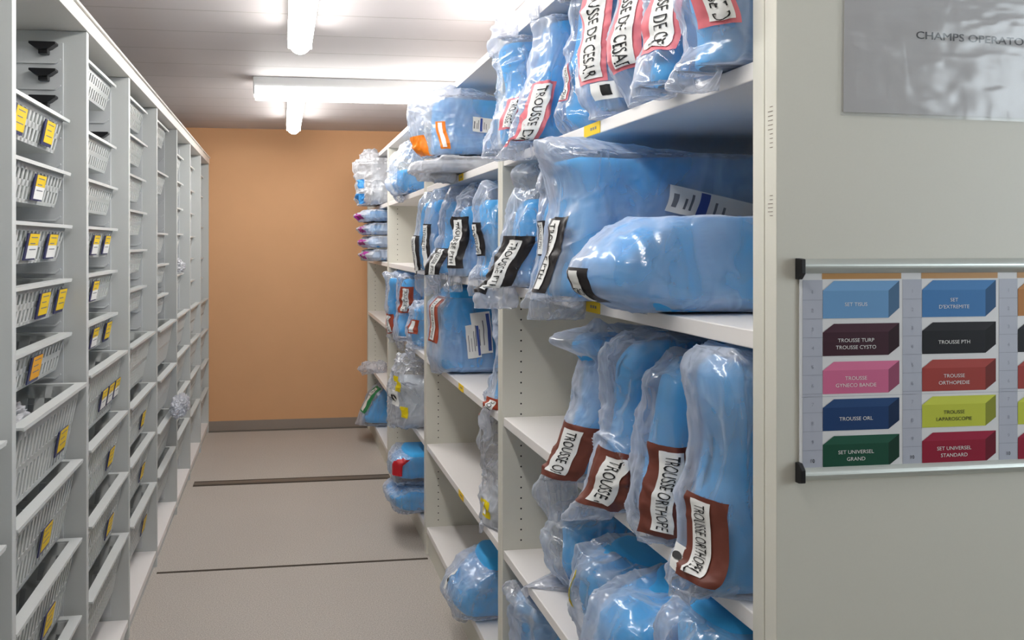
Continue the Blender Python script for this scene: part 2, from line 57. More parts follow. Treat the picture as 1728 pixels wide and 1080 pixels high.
# ------------------------------------------------------------------ helpers
def tag(o, label=None, cat=None, group=None, kind=None):
    if label: o['label'] = label
    if cat: o['category'] = cat
    if group: o['group'] = group
    if kind: o['kind'] = kind
    return o

def empty(name, loc=(0, 0, 0), parent=None):
    o = bpy.data.objects.new(name, None); COL.objects.link(o)
    o.location = loc; o.empty_display_size = .05
    if parent: o.parent = parent
    return o

class MB:
    def __init__(s): s.v = []; s.f = []; s.m = []
    def quad(s, a, b, c, d, m=0):
        n = len(s.v); s.v += [a, b, c, d]; s.f.append((n, n+1, n+2, n+3)); s.m.append(m)
    def poly(s, pts, m=0):
        n = len(s.v); s.v += list(pts); s.f.append(tuple(range(n, n+len(pts)))); s.m.append(m)
    def box(s, x0, x1, y0, y1, z0, z1, m=0):
        n = len(s.v)
        s.v += [(x0,y0,z0),(x1,y0,z0),(x1,y1,z0),(x0,y1,z0),(x0,y0,z1),(x1,y0,z1),(x1,y1,z1),(x0,y1,z1)]
        for f in ((0,3,2,1),(4,5,6,7),(0,1,5,4),(1,2,6,5),(2,3,7,6),(3,0,4,7)):
            s.f.append(tuple(n+i for i in f)); s.m.append(m)
    def hexa(s, lo, hi, m=0):              # two quads, lower and upper
        n = len(s.v); s.v += list(lo) + list(hi)
        for f in ((0,3,2,1),(4,5,6,7),(0,1,5,4),(1,2,6,5),(2,3,7,6),(3,0,4,7)):
            s.f.append(tuple(n+i for i in f)); s.m.append(m)
    def disc(s, c, r, axis, m=0, k=10):
        pts = []
        for i in range(k):
            a = 2*math.pi*i/k; p = [r*math.cos(a), r*math.sin(a)]
            q = list(c); ax = [j for j in range(3) if j != axis]
            q[ax[0]] += p[0]; q[ax[1]] += p[1]; pts.append(tuple(q))
        s.poly(pts, m)
    def prism(s, prof, axis, a0, a1, m=0):  # closed 2-D outline pushed along an axis (0 x, 1 y)
        n = len(s.v); k = len(prof)
        for a in (a0, a1):
            for p, q in prof:
                s.v.append((a, p, q) if axis == 0 else (p, a, q))
        for i in range(k):
            j = (i+1) % k; s.f.append((n+i, n+j, n+k+j, n+k+i)); s.m.append(m)
        s.f.append(tuple(n+i for i in reversed(range(k)))); s.m.append(m)
        s.f.append(tuple(n+k+i for i in range(k))); s.m.append(m)
    def grid(s, P, m=0, closed=False):
        r, c = P.shape[:2]; n = len(s.v)
        s.v += [tuple(map(float, q)) for q in P.reshape(-1, 3)]
        for i in range(r-1):
            for j in range(c if closed else c-1):
                k = (j+1) % c
                s.f.append((n+i*c+j, n+i*c+k, n+(i+1)*c+k, n+(i+1)*c+j)); s.m.append(m)
    def mesh(s, name, mats, smooth=False):
        me = bpy.data.meshes.new(name); me.from_pydata(s.v, [], s.f); me.update()
        for mm in mats: me.materials.append(mm)
        me.polygons.foreach_set('material_index', s.m)
        if smooth: me.polygons.foreach_set('use_smooth', [True]*len(s.f))
        return me
    def build(s, name, mats, parent=None, smooth=False, bevel=0, loc=None):
        if not isinstance(mats, (list, tuple)): mats = [mats]
        o = bpy.data.objects.new(name, s.mesh(name, mats, smooth)); COL.objects.link(o)
        if parent: o.parent = parent
        if loc: o.location = loc
        if bevel:
            b = o.modifiers.new('edge', 'BEVEL'); b.width = bevel; b.segments = 2; b.limit_method = 'ANGLE'
        return o

# ------------------------------------------------------------------ materials
def newmat(name):
    m = bpy.data.materials.new(name); m.use_nodes = True
    nt = m.node_tree; nt.nodes.clear()
    return m, nt, nt.nodes.new('ShaderNodeOutputMaterial')
def N(nt, t, **kw):
    n = nt.nodes.new(t)
    for k, v in kw.items():
        if k in n.inputs: n.inputs[k].default_value = v
        else: setattr(n, k, v)
    return n
def L(nt, a, b): nt.links.new(a, b)
def srgb(r, g, b):
    f = lambda c: (c/255/12.92) if c/255 <= .04045 else ((c/255+.055)/1.055)**2.4
    return (f(r), f(g), f(b), 1)
def pbr(name, col, rough=.5, spec=.5, metal=0, noise=0, nscale=40, bump=0, bscale=200, sheen=0):
    m, nt, out = newmat(name)
    p = N(nt, 'ShaderNodeBsdfPrincipled'); p.inputs['Roughness'].default_value = rough
    p.inputs['Metallic'].default_value = metal; p.inputs['Specular IOR Level'].default_value = spec
    p.inputs['Base Color'].default_value = col
    if sheen: p.inputs['Sheen Weight'].default_value = sheen
    tc = N(nt, 'ShaderNodeTexCoord')
    if noise:
        t = N(nt, 'ShaderNodeTexNoise', Scale=nscale, Detail=4.0); L(nt, tc.outputs['Object'], t.inputs['Vector'])
        mx = N(nt, 'ShaderNodeMix', data_type='RGBA'); mx.inputs['A'].default_value = tuple(c*(1-noise) for c in col[:3])+(1,)
        mx.inputs['B'].default_value = tuple(min(1, c*(1+noise)) for c in col[:3])+(1,)
        L(nt, t.outputs['Fac'], mx.inputs['Factor']); L(nt, mx.outputs['Result'], p.inputs['Base Color'])
    if bump:
        t2 = N(nt, 'ShaderNodeTexNoise', Scale=bscale, Detail=3.0); L(nt, tc.outputs['Object'], t2.inputs['Vector'])
        b = N(nt, 'ShaderNodeBump', Strength=bump, Distance=.002); L(nt, t2.outputs['Fac'], b.inputs['Height'])
        L(nt, b.outputs['Normal'], p.inputs['Normal'])
    L(nt, p.outputs[0], out.inputs[0])
    return m

def plastic_film(name, haze, hazecol, tint, bump=.5, streak=.34):
    """thin wrinkled polythene: clear, milky where it turns edge-on, sharp glints from its creases"""
    m, nt, out = newmat(name)
    tc = N(nt, 'ShaderNodeTexCoord')
    mp = N(nt, 'ShaderNodeMapping'); mp.inputs['Scale'].default_value = (1, 1, .4); mp.inputs['Rotation'].default_value = (.3, .35, 0); L(nt, tc.outputs['Object'], mp.inputs[0])
    # long soft crease lines: the level lines of two stretched noises, fine ones riding on broad ones
    def lines(scale, k, dist):
        n = N(nt, 'ShaderNodeTexNoise', Scale=scale, Detail=1.5, Distortion=dist); L(nt, mp.outputs[0], n.inputs['Vector'])
        d0 = N(nt, 'ShaderNodeMath', operation='SUBTRACT'); d0.inputs[1].default_value = .5; L(nt, n.outputs['Fac'], d0.inputs[0])
        d1 = N(nt, 'ShaderNodeMath', operation='MULTIPLY'); L(nt, d0.outputs[0], d1.inputs[0]); L(nt, d0.outputs[0], d1.inputs[1])
        d2 = N(nt, 'ShaderNodeMath', operation='MULTIPLY_ADD', use_clamp=True); d2.inputs[1].default_value = -k*k; d2.inputs[2].default_value = 1; L(nt, d1.outputs[0], d2.inputs[0])
        d3 = N(nt, 'ShaderNodeMath', operation='POWER'); d3.inputs[1].default_value = 1.8; L(nt, d2.outputs[0], d3.inputs[0])
        return n, d3
    n1, l1 = lines(5.0, 6.0, .5)
    n2, l2 = lines(13.0, 8.0, .7)
    sm = N(nt, 'ShaderNodeMath', operation='MULTIPLY_ADD'); sm.inputs[1].default_value = .3; L(nt, l2.outputs[0], sm.inputs[0])
    nm = N(nt, 'ShaderNodeTexNoise', Scale=4.2, Detail=1.0); L(nt, tc.outputs['Object'], nm.inputs['Vector'])
    mk = N(nt, 'ShaderNodeMapRange'); mk.inputs['From Min'].default_value = .42; mk.inputs['From Max'].default_value = .62; L(nt, nm.outputs['Fac'], mk.inputs[0])
    ml = N(nt, 'ShaderNodeMath', operation='MULTIPLY'); L(nt, l1.outputs[0], ml.inputs[0]); L(nt, mk.outputs[0], ml.inputs[1]); L(nt, ml.outputs[0], sm.inputs[2])
    ad = N(nt, 'ShaderNodeMath', operation='MULTIPLY_ADD'); ad.inputs[1].default_value = 1.6
    L(nt, n1.outputs['Fac'], ad.inputs[0]); L(nt, sm.outputs[0], ad.inputs[2])
    bp = N(nt, 'ShaderNodeBump', Strength=bump, Distance=.016); L(nt, ad.outputs[0], bp.inputs['Height'])
    lw = N(nt, 'ShaderNodeLayerWeight', Blend=.5); L(nt, bp.outputs[0], lw.inputs['Normal'])
    pw = N(nt, 'ShaderNodeMath', operation='POWER'); pw.inputs[1].default_value = 1.7; L(nt, lw.outputs['Facing'], pw.inputs[0])
    # crease whitening
    cr = N(nt, 'ShaderNodeMath', operation='MULTIPLY'); cr.inputs[1].default_value = streak; L(nt, sm.outputs[0], cr.inputs[0])
    h = N(nt, 'ShaderNodeMath', operation='MULTIPLY_ADD'); h.inputs[1].default_value = .8; h.inputs[2].default_value = haze
    L(nt, pw.outputs[0], h.inputs[0])
    h2 = N(nt, 'ShaderNodeMath', operation='ADD', use_clamp=True); L(nt, h.outputs[0], h2.inputs[0]); L(nt, cr.outputs[0], h2.inputs[1])
    tr = N(nt, 'ShaderNodeBsdfTransparent'); tr.inputs[0].default_value = tint
    di = N(nt, 'ShaderNodeBsdfDiffuse'); di.inputs[0].default_value = hazecol
    tl = N(nt, 'ShaderNodeBsdfTranslucent'); tl.inputs[0].default_value = hazecol
    md = N(nt, 'ShaderNodeMixShader'); md.inputs[0].default_value = .4; L(nt, di.outputs[0], md.inputs[1]); L(nt, tl.outputs[0], md.inputs[2])
    m1 = N(nt, 'ShaderNodeMixShader'); L(nt, h2.outputs[0], m1.inputs[0]); L(nt, tr.outputs[0], m1.inputs[1]); L(nt, md.outputs[0], m1.inputs[2])
    gl = N(nt, 'ShaderNodeBsdfGlossy'); gl.inputs['Roughness'].default_value = .17; L(nt, bp.outputs[0], gl.inputs['Normal'])
    fr = N(nt, 'ShaderNodeMath', operation='POWER'); fr.inputs[1].default_value = 4.0; L(nt, lw.outputs['Facing'], fr.inputs[0])
    fm = N(nt, 'ShaderNodeMath', operation='MULTIPLY_ADD'); fm.inputs[1].default_value = .25; fm.inputs[2].default_value = .085; L(nt, fr.outputs[0], fm.inputs[0])
    m2 = N(nt, 'ShaderNodeMixShader'); L(nt, fm.outputs[0], m2.inputs[0]); L(nt, m1.outputs[0], m2.inputs[1]); L(nt, gl.outputs[0], m2.inputs[2])
    L(nt, m2.outputs[0], out.inputs[0])
    return m

def emit(name, col, strength):
    m, nt, out = newmat(name)
    e = N(nt, 'ShaderNodeEmission', Strength=strength); e.inputs[0].default_value = col
    L(nt, e.outputs[0], out.inputs[0]); return m

M = {}
M['panel'] = pbr('pale grey laminate', srgb(221, 219, 208), .45, .4, noise=.015, nscale=300)
M['panel_left'] = pbr('cool grey laminate', srgb(203, 206, 205), .45, .4, noise=.015, nscale=300)
M['shelf'] = pbr('off white shelf laminate', srgb(238, 234, 232), .4, .45, noise=.01, nscale=300)
M['edge'] = pbr('white edge banding', srgb(224, 221, 215), .4, .45)
M['back'] = pbr('back panel laminate', srgb(216, 216, 212), .5, .4)
M['hole'] = pbr('peg hole', srgb(40, 40, 42), .8, .1)
M['seam'] = pbr('panel joint', srgb(150, 140, 130), .7, .2)
M['guide'] = pbr('moulded grey guide', srgb(205, 208, 210), .35, .5)
M['basket'] = pbr('light grey basket plastic', srgb(205, 208, 207), .35, .5)
M['black'] = pbr('black plastic', srgb(22, 22, 26), .35, .5)
M['clip'] = pbr('dark clip', srgb(70, 74, 76), .5, .4)
M['navy'] = pbr('navy card holder', srgb(40, 44, 92), .4, .5)
M['yellow'] = pbr('yellow card', srgb(240, 202, 40), .6, .3)
M['amber'] = pbr('amber card', srgb(240, 172, 50), .6, .3)
M['white'] = pbr('white paper', srgb(236, 236, 234), .6, .3)
M['ink'] = pbr('black ink', srgb(30, 30, 32), .6, .3)
M['inkgrey'] = pbr('grey ink', srgb(120, 122, 130), .6, .3)
M['inkblue'] = pbr('blue print', srgb(70, 92, 165), .6, .3)
M['blue'] = pbr('blue non woven wrap', srgb(66, 176, 242), .75, .25, noise=.07, nscale=18, bump=.25, bscale=900, sheen=.15)
M['pack_white'] = pbr('white non woven wrap', srgb(206, 212, 218), .8, .2, noise=.05, nscale=18, bump=.2, bscale=800)
M['metal'] = pbr('brushed aluminium', srgb(205, 210, 205), .38, .5, metal=.55)
M['rail'] = pbr('floor rail steel', srgb(120, 112, 104), .5, .4, metal=.4)
M['rail_dark'] = pbr('floor rail groove', srgb(74, 66, 58), .8, .2)
M['clear'] = plastic_film('clear polythene bag', .085, srgb(226, 230, 240), (.97, .98, 1, 1))
M['milky'] = plastic_film('milky polythene bag', .42, srgb(232, 233, 238), (.96, .97, .99, 1))
M['sleeve'] = plastic_film('clear document sleeve', .03, srgb(226, 230, 240), (.96, .97, .98, 1), .04, .0)
LC = dict(pink=(222, 120, 130), black=(40, 36, 38), brown=(112, 58, 46), orange=(240, 130, 22), brick=(168, 72, 48), yellow=(232, 208, 20),
          purple=(160, 40, 140), blue=(60, 140, 205), green=(30, 130, 80), red=(200, 30, 45), white=(236, 236, 234))
for k, c in LC.items(): M['lab_'+k] = pbr(k+' printed label', srgb(*c), .5, .4)
M['lamp_body'] = pbr('white lamp housing', srgb(228, 230, 230), .4, .5)
M['lamp'] = emit('lit lamp diffuser', (1, .985, .95, 1), 16)

# floor: speckled resilient sheet
def floor_mat():
    m, nt, out = newmat('speckled floor sheet')
    p = N(nt, 'ShaderNodeBsdfPrincipled', Roughness=.55); p.inputs['Specular IOR Level'].default_value = .35
    tc = N(nt, 'ShaderNodeTexCoord')
    a = N(nt, 'ShaderNodeTexNoise', Scale=230.0, Detail=2.0); L(nt, tc.outputs['Object'], a.inputs['Vector'])
    b = N(nt, 'ShaderNodeTexNoise', Scale=2.2, Detail=3.0); L(nt, tc.outputs['Object'], b.inputs['Vector'])
    r = N(nt, 'ShaderNodeValToRGB'); r.color_ramp.elements[0].position = .38; r.color_ramp.elements[1].position = .62
    r.color_ramp.elements[0].color = srgb(166, 159, 151); r.color_ramp.elements[1].color = srgb(198, 191, 184)
    L(nt, a.outputs['Fac'], r.inputs[0])
    mx = N(nt, 'ShaderNodeMix', data_type='RGBA', blend_type='MULTIPLY'); mx.inputs['Factor'].default_value = .5
    r2 = N(nt, 'ShaderNodeMapRange'); r2.inputs['To Min'].default_value = .88; r2.inputs['To Max'].default_value = 1.08
    L(nt, b.outputs['Fac'], r2.inputs[0]); L(nt, r.outputs[0], mx.inputs['A']); L(nt, r2.outputs[0], mx.inputs['B'])
    L(nt, mx.outputs['Result'], p.inputs['Base Color']); L(nt, p.outputs[0], out.inputs[0]); return m
def paint_mat(name, c, var=.03, bump=.25):
    return pbr(name, srgb(*c), .8, .2, noise=var, nscale=6, bump=bump, bscale=420)
def ceiling_mat():
    m, nt, out = newmat('ceiling boards')
    p = N(nt, 'ShaderNodeBsdfPrincipled', Roughness=.6); p.inputs['Specular IOR Level'].default_value = .3
    tc = N(nt, 'ShaderNodeTexCoord'); sx = N(nt, 'ShaderNodeSeparateXYZ'); L(nt, tc.outputs['Object'], sx.inputs[0])
    md = N(nt, 'ShaderNodeMath', operation='PINGPONG'); md.inputs[1].default_value = .15; L(nt, sx.outputs['Y'], md.inputs[0])
    mr = N(nt, 'ShaderNodeMapRange'); mr.inputs['From Max'].default_value = .007; L(nt, md.outputs[0], mr.inputs[0])
    mx = N(nt, 'ShaderNodeMix', data_type='RGBA'); mx.inputs['A'].default_value = srgb(170, 164, 160); mx.inputs['B'].default_value = srgb(200, 194, 194)
    L(nt, mr.outputs[0], mx.inputs['Factor']); L(nt, mx.outputs['Result'], p.inputs['Base Color'])
    b = N(nt, 'ShaderNodeBump', Strength=.5, Distance=.003); L(nt, mr.outputs[0], b.inputs['Height']); L(nt, b.outputs[0], p.inputs['Normal'])
    L(nt, p.outputs[0], out.inputs[0]); return m

# ------------------------------------------------------------------ room shell
RX0, RX1, RY0 = -1.35, 2.45, -2.6
def struct(name, mb, mat, bevel=0):
    return tag(mb.build(name, mat, bevel=bevel), kind='structure')
b = MB(); b.box(RX0-.1, RX1+.1, RY0-.1, YW+.1, -.1, 0); struct('floor', b, floor_mat())
b = MB(); b.box(RX0-.1, RX1+.1, RY0-.1, YW+.1, CEIL, CEIL+.1); struct('ceiling', b, ceiling_mat())
b = MB(); b.box(RX0-.1, RX1+.1, YW, YW+.1, 0, CEIL); struct('wall_far', b, paint_mat('orange painted wall', (226, 176, 132)))
b = MB(); b.box(RX0-.1, RX1+.1, RY0-.1, RY0, 0, CEIL); struct('wall_near', b, paint_mat('white painted wall', (222, 220, 214)))
b = MB(); b.box(RX0-.1, RX0, RY0, YW, 0, CEIL); struct('wall_left', b, paint_mat('white painted wall side', (222, 220, 214)))
b = MB(); b.box(RX1, RX1+.1, RY0, YW, 0, CEIL); struct('wall_right', b, paint_mat('white painted wall other side', (222, 220, 214)))
b = MB(); b.prism([(YW-.016, 0), (YW, 0), (YW, .075), (YW-.01, .075), (YW-.014, .02)], 0, XL-.02, XR+.02)
struct('baseboard_far', b, pbr('grey skirting', srgb(150, 138, 128), .5))
b = MB(); b.box(XL, XR, YW-.05, YW-.017, 0, .004); struct('trim_1', b, M['rail'])
# unseen glowing pane, added for the sleeve's reflection and some side light
b = MB(); y0_, y1_, za_, zb_ = -.55, .45, 1.1, 2.2
for q in ((y0_-.06, y1_+.06, zb_, zb_+.06), (y0_-.06, y1_+.06, za_-.06, za_), (y0_-.06, y0_, za_, zb_), (y1_, y1_+.06, za_, zb_), ((y0_+y1_)/2-.025, (y0_+y1_)/2+.025, za_, zb_)):
    b.box(RX1-.04, RX1-.001, q[0], q[1], q[2], q[3])
for q in ((y0_, (y0_+y1_)/2-.025), ((y0_+y1_)/2+.025, y1_)): b.box(RX1-.012, RX1-.004, q[0], q[1], za_, zb_, 1)
struct('added_glow_pane_1', b, [M['edge'], emit('added glowing pane', (.84, .94, 1, 1), 4)])
# flush rails of the shelving let into the floor
b = MB(); b.box(XL+.01, XR, 3.475, 3.49, -.001, .0015); struct('trim_2', b, M['rail_dark'])
b = MB(); b.box(XL+.03, XR, 4.69, 4.71, -.001, .0015, 1); b.box(XL+.03, XR, 4.71, 4.765, -.001, .003, 0); b.box(XL+.03, XR, 4.765, 4.785, -.001, .0015, 1)
struct('trim_3', b, [M['rail'], M['rail_dark']])

# ------------------------------------------------------------------ ceiling lamps
def lamp(x, y, length, along, label, width=.1, ztop=CEIL, drop=.118):
    t = tag(empty('ceiling_lamp', (x, y, ztop)), label, 'ceiling light', 'fluorescent lamps on the ceiling')
    h, w = length/2, width/2
    def bar(mb, l0, l1, w0, z0, z1, m=0):
        if along == 'y': mb.box(-w0, w0, l0, l1, z0, z1, m)
        else: mb.box(l0, l1, -w0, w0, z0, z1, m)
    hb = MB(); bar(hb, -h, h, w*.96, -.055, -.001); hb.build('housing', M['lamp_body'], t, bevel=.004)
    db = MB(); prof = [(w*math.cos(a), -.056-(drop-.056)*math.sin(a)) for a in [math.pi*i/10 for i in range(11)]]
    db.prism(prof, 1 if along == 'y' else 0, -h+.012, h-.012); db.build('diffuser', M['lamp'], t)
    for s in (-1, 1):
        eb = MB(); bar(eb, *sorted((s*h, s*(h-.011))), w*1.0, -drop*.8, -.03); eb.build('end_cap', M['lamp_body'], t, bevel=.003)
    return t
lamp(.075, 2.52, 1.3, 'y', 'long lit ceiling lamp running towards the orange wall, cut by frame top')
lamp(.49, 4.2, 1.28, 'x', 'long lit ceiling lamp set crosswise to the aisle', width=.13)
lamp(.085, 4.89, 1.2, 'y', 'short-looking lit lamp beyond the crosswise lamp, nearest orange wall'.replace('nearest', 'next to'))
lamp(.93, 2.35, 1.2, 'y', 'lit ceiling lamp above the shelving top, glaring behind the plastic bags')
lamp(.075, 1.0, 1.3, 'y', 'ceiling lamp over the viewer, continuing the long aisle lamp')

# ------------------------------------------------------------------ shelving run with the packs
rs = tag(empty('shelving_unit', (XR, .968, 0)), 'pale grey shelving run with thick end panel and open shelves of blue packs', 'shelving')
def rp(name, mb, mat, bevel=0):
    o = mb.build(name, mat, rs, bevel=bevel); o.location = (-XR, -.968, 0); return o
XB = XR + .60
div = [(.968, 1.021), (2.275, 2.325), (3.525, 3.575), (4.80, 4.85), (5.96, 6.01)]
LEV = [1.71, 1.325, .92, .516, .13]
TOPZ = 2.075
for i, (a, c) in enumerate(div):
    b = MB()
    zt = TOPZ if 0 < i < 4 else TOPZ + .26 if False else TOPZ
    mid = (a+c)/2
    hi = zt + .16 if i == 0 else zt
    b.box(XR, XB, a, mid-.0008, 0, hi); b.box(XR, XB, mid+.0008, c, 0, zt)
    b.box(XR+.002, XB-.002, mid-.0009, mid+.0009, .002, zt-.002, 2)
    for y, s in ((a, -1), (c, 1)):
        if (i == 0 and s < 0) or (i == 4 and s > 0): continue
        for xo in (.058, .54):
            for k in range(58):
                z = .16 + .032*k
                if z < zt-.05: b.disc((XR+xo, y+s*.0004, z), .0028, 1, 1, 8)
    rp('end_panel' if i in (0, 4) else 'divider_panel', b, [M['panel'], M['hole'], M['seam']], bevel=.0012)
# faint embossed ticks on the front edge of the thick end panel
b = MB()
for z in [1.637-.0062*k for k in range(10)]+[1.515-.0055*k for k in range(6)]:
    b.box(XR-.0004, XR+.0005, .976, .986-.004*(int(z*1000) % 2), z-.0005, z+.0005)
rp('embossed_ticks', b, M['seam'])
for i in range(4):
    y0, y1 = div[i][1]+.0005, div[i+1][0]-.0005
    b = MB(); b.box(XR+.001, XB-.002, y0, y1, TOPZ-.027, TOPZ-.0005); rp('top_panel', b, M['shelf'], .0015)
    for z in LEV:
        b = MB(); b.box(XR+.003, XB-.02, y0, y1, z-.027, z); rp('shelf', b, M['shelf'], .002)
    b = MB(); b.box(XB-.018, XB-.004, y0, y1, .05, TOPZ-.028); rp('back_panel', b, M['back'])
    b = MB(); b.box(XR+.012, XR+.03, y0, y1, .0, .1); rp('plinth', b, M['panel'])
for (y, z, l) in ((1.60, 1.71, .085), (1.60, 1.325, .085), (2.83, .92, .075), (2.83, .516, .075), (2.83, 1.71, .07)):
    b = MB(); b.box(XR+.0012, XR+.0026, y-l/2, y+l/2, z-.026, z-.001)
    for k in range(3): b.box(XR+.0008, XR+.0012, y-l*.3+k*.012, y-l*.3+k*.012+.007, z-.016, z-.010, 1)
    o = rp('shelf_tag', b, [M['yellow'], M['inkgrey']]); o['label'] = 'yellow shelf tag'

# ------------------------------------------------------------------ lettering
_txt = {}
def text_geo(s):
    """letter outlines as (verts, faces), cap height 1, starting at x = 0"""
    if s not in _txt:
        cu = bpy.data.curves.new('letters', 'FONT'); cu.body = s; cu.size = 1.0; cu.resolution_u = 3
        ob = bpy.data.objects.new('letters', cu); COL.objects.link(ob)
        dg = bpy.context.evaluated_depsgraph_get(); me = ob.evaluated_get(dg).to_mesh()
        V = np.array([v.co[:2] for v in me.vertices]) if len(me.vertices) else np.zeros((0, 2))
        F = [tuple(p.vertices) for p in me.polygons]
        ob.evaluated_get(dg).to_mesh_clear(); bpy.data.objects.remove(ob); bpy.data.curves.remove(cu)
        V = V / .729
        V[:, 0] -= V[:, 0].min()
        _txt[s] = (V, F)
    return _txt[s]

# ------------------------------------------------------------------ noise for creases
def _h(ix, iy, iz, seed):
    n = (ix.astype(np.int64)*374761393 + iy.astype(np.int64)*668265263 + iz.astype(np.int64)*2147483647 + seed*974711) & 0xffffffff
    n = ((n ^ (n >> 13)) * 1274126177) & 0xffffffff
    return ((n ^ (n >> 16)) & 0xffff) / 32767.5 - 1
def vnoise(p, seed=0):
    i = np.floor(p).astype(np.int64); f = p - i; u = f*f*f*(f*(f*6-15)+10)
    r = 0
    for dx in (0, 1):
        for dy in (0, 1):
            for dz in (0, 1):
                w = (u[..., 0] if dx else 1-u[..., 0])*(u[..., 1] if dy else 1-u[..., 1])*(u[..., 2] if dz else 1-u[..., 2])
                r = r + w*_h(i[..., 0]+dx, i[..., 1]+dy, i[..., 2]+dz, seed)
    return r
def ridged(p, seed=0): return 1-2*np.abs(vnoise(p, seed))

def crease(p, seed=0): return np.clip(1-np.abs(vnoise(p, seed))*1.7, 0, 1)**2.2

def normals(P):
    du = np.roll(P, -1, 1) - np.roll(P, 1, 1)
    dv = np.gradient(P, axis=0)
    n = np.cross(du, dv); l = np.linalg.norm(n, axis=2, keepdims=True); l[l < 1e-12] = 1
    return n/l

def smooth1(a, k):
    if k < 1: return a
    w = np.ones(2*k+1)/(2*k+1); return np.convolve(np.pad(a, k, mode='edge'), w, 'valid')

def shell(zs, xf, xb, yc, half, tp, ncol, gpow):
    """closed skin standing on the shelf: for each height a ring that runs from the front edge back along one side and forward along the other"""
    t = (np.arange(ncol)/(ncol-1.0))**1.5
    rows = []
    for z, a, e, y, h, tt in zip(zs, xf, xb, yc, half, tp):
        D = max(e-a, .004); d = D*t
        g = np.minimum(1, d/tt); g = (1-(1-g)**2)**gpow
        gb = np.sqrt(np.clip(1-np.clip(1-(D-d)/min(.03, D*.5), 0, 1)**2, 0, 1))
        hh = h*g*np.maximum(gb, .0)+.0006
        near = np.stack([a+d, y-hh, np.full(ncol, z)], 1)
        far = np.stack([a+d, y+hh, np.full(ncol, z)], 1)[::-1]
        rows.append(np.concatenate([near, far]))
    return np.array(rows)

def sample(P, Nn, row, col, off):
    """bilinear point on the skin, lifted off along its normal"""
    R_, C_ = P.shape[:2]
    r = np.clip(row, 0, R_-1.001); c = np.clip(col, -C_+1, C_-1.001)
    r0 = np.floor(r).astype(int); c0 = np.floor(c).astype(int); fr = (r-r0)[..., None]; fc = (c-c0)[..., None]
    def at(A): return (A[r0, c0 % C_]*(1-fr)*(1-fc)+A[r0+1, c0 % C_]*fr*(1-fc)+A[r0, (c0+1) % C_]*(1-fr)*fc+A[r0+1, (c0+1) % C_]*fr*fc)
    n = at(Nn); n /= np.maximum(np.linalg.norm(n, axis=-1, keepdims=True), 1e-9)
    return at(P) + n*off

def label_mesh(P, Nn, zs, xfr, ncol, lab, off=.0016):
    """printed label that follows the creases of the skin: coloured frame, white strip, lettering running down"""
    col, x0, x1, z0, z1, txt, opt = lab
    zmid = (z0+z1)/2
    xm = np.interp(zmid, zs, xfr)
    rm = int(np.clip(np.interp(zmid, zs, np.arange(len(zs))), 0, len(zs)-1))
    xs_row = P[rm, :ncol, 0]
    arc = np.concatenate([[0], np.cumsum(np.hypot(np.diff(P[rm, :ncol, 0]), np.diff(P[rm, :ncol, 1])*.6))])
    s0, s1 = x0-xm, x1-xm
    s0 = max(s0, -.02); s1 = max(s1, s0+.02)
    def cc(s): return np.where(s >= 0, np.interp(s, arc, np.arange(ncol)), -np.interp(-s, arc, np.arange(ncol)))
    def rr(z): return np.interp(z, zs, np.arange(len(zs)))
    mb = MB()
    def patch(a0, a1, b0, b1, m, o):
        nu = max(4, int((a1-a0)/.003)); nv = max(4, int((b1-b0)/.003))
        a, z = np.meshgrid(np.linspace(a0, a1, nu), np.linspace(b0, b1, nv))
        mb.grid(sample(P, Nn, rr(z), cc(a), o), m)
    W, Hh = s1-s0, z1-z0
    patch(s0, s1, z0, z1, 0, off)
    if not opt.get('plain') and not opt.get('dot'):
        e = min(W*.2, .018); f0, f1 = s0+W*.26, s1-W*.33
        if col == 'pink': f0, f1 = s0+W*.24, s1-W*.18
        q0, q1 = z0+e*.6, z1-e*.6
        if opt.get('mark') and txt == '': q0, q1 = z0-.004, z0+Hh*.55
        patch(f0, f1, q0, q1, 1, off+.002)
        if txt:
            V, F = text_geo(txt); hl = (f1-f0)*.56; k = hl
            wid = V[:, 0].max()*k; span = (q1-q0)*.9
            sx = min(1.0, max(.6, span/wid)) if col != 'pink' else min(1.0, max(.75, span/wid))
            lo = q1-(q1-q0)*.05
            zz = lo - V[:, 0]*k*sx; ss = f0+(f1-f0)*.24+V[:, 1]*k
            if opt.get('flip'):
                zz = q0+(q1-q0)*.2+V[:, 1]*k*.9; ss = f0+.004+V[:, 0]*k*.55
            keep = [f for f in F if all(q0 <= zz[i] <= q1 and s0 <= ss[i] <= s1 for i in f)]
            pts = sample(P, Nn, rr(zz), cc(ss), off+.0034)
            n = len(mb.v); mb.v += [tuple(map(float, q)) for q in pts]
            for f in keep: mb.f.append(tuple(n+i for i in f)); mb.m.append(2)
        if opt.get('mark'):
            if txt: patch(s0+W*.7, s0+W*1.05, z0-.03, z0-.008, 2, off+.001); patch(s0+W*.45, s0+W*1.3, z0-.038, z0-.002, 1, off)
            else: patch(s0+W*.1, s0+W*.3, z1+.006, z1+.02, 2, off)
    if opt.get('dot'):
        cs, cz = (s0+s1)/2, (z0+z1)/2; rad = min(W, Hh)*.3
        pts = [(cs+rad*math.cos(t), cz+rad*math.sin(t)) for t in np.linspace(0, 2*math.pi, 17)[:-1]]
        q = sample(P, Nn, rr(np.array([p[1] for p in pts])), cc(np.array([p[0] for p in pts])), off+.002)
        mb.poly([tuple(map(float, p)) for p in q], 2)
    return mb

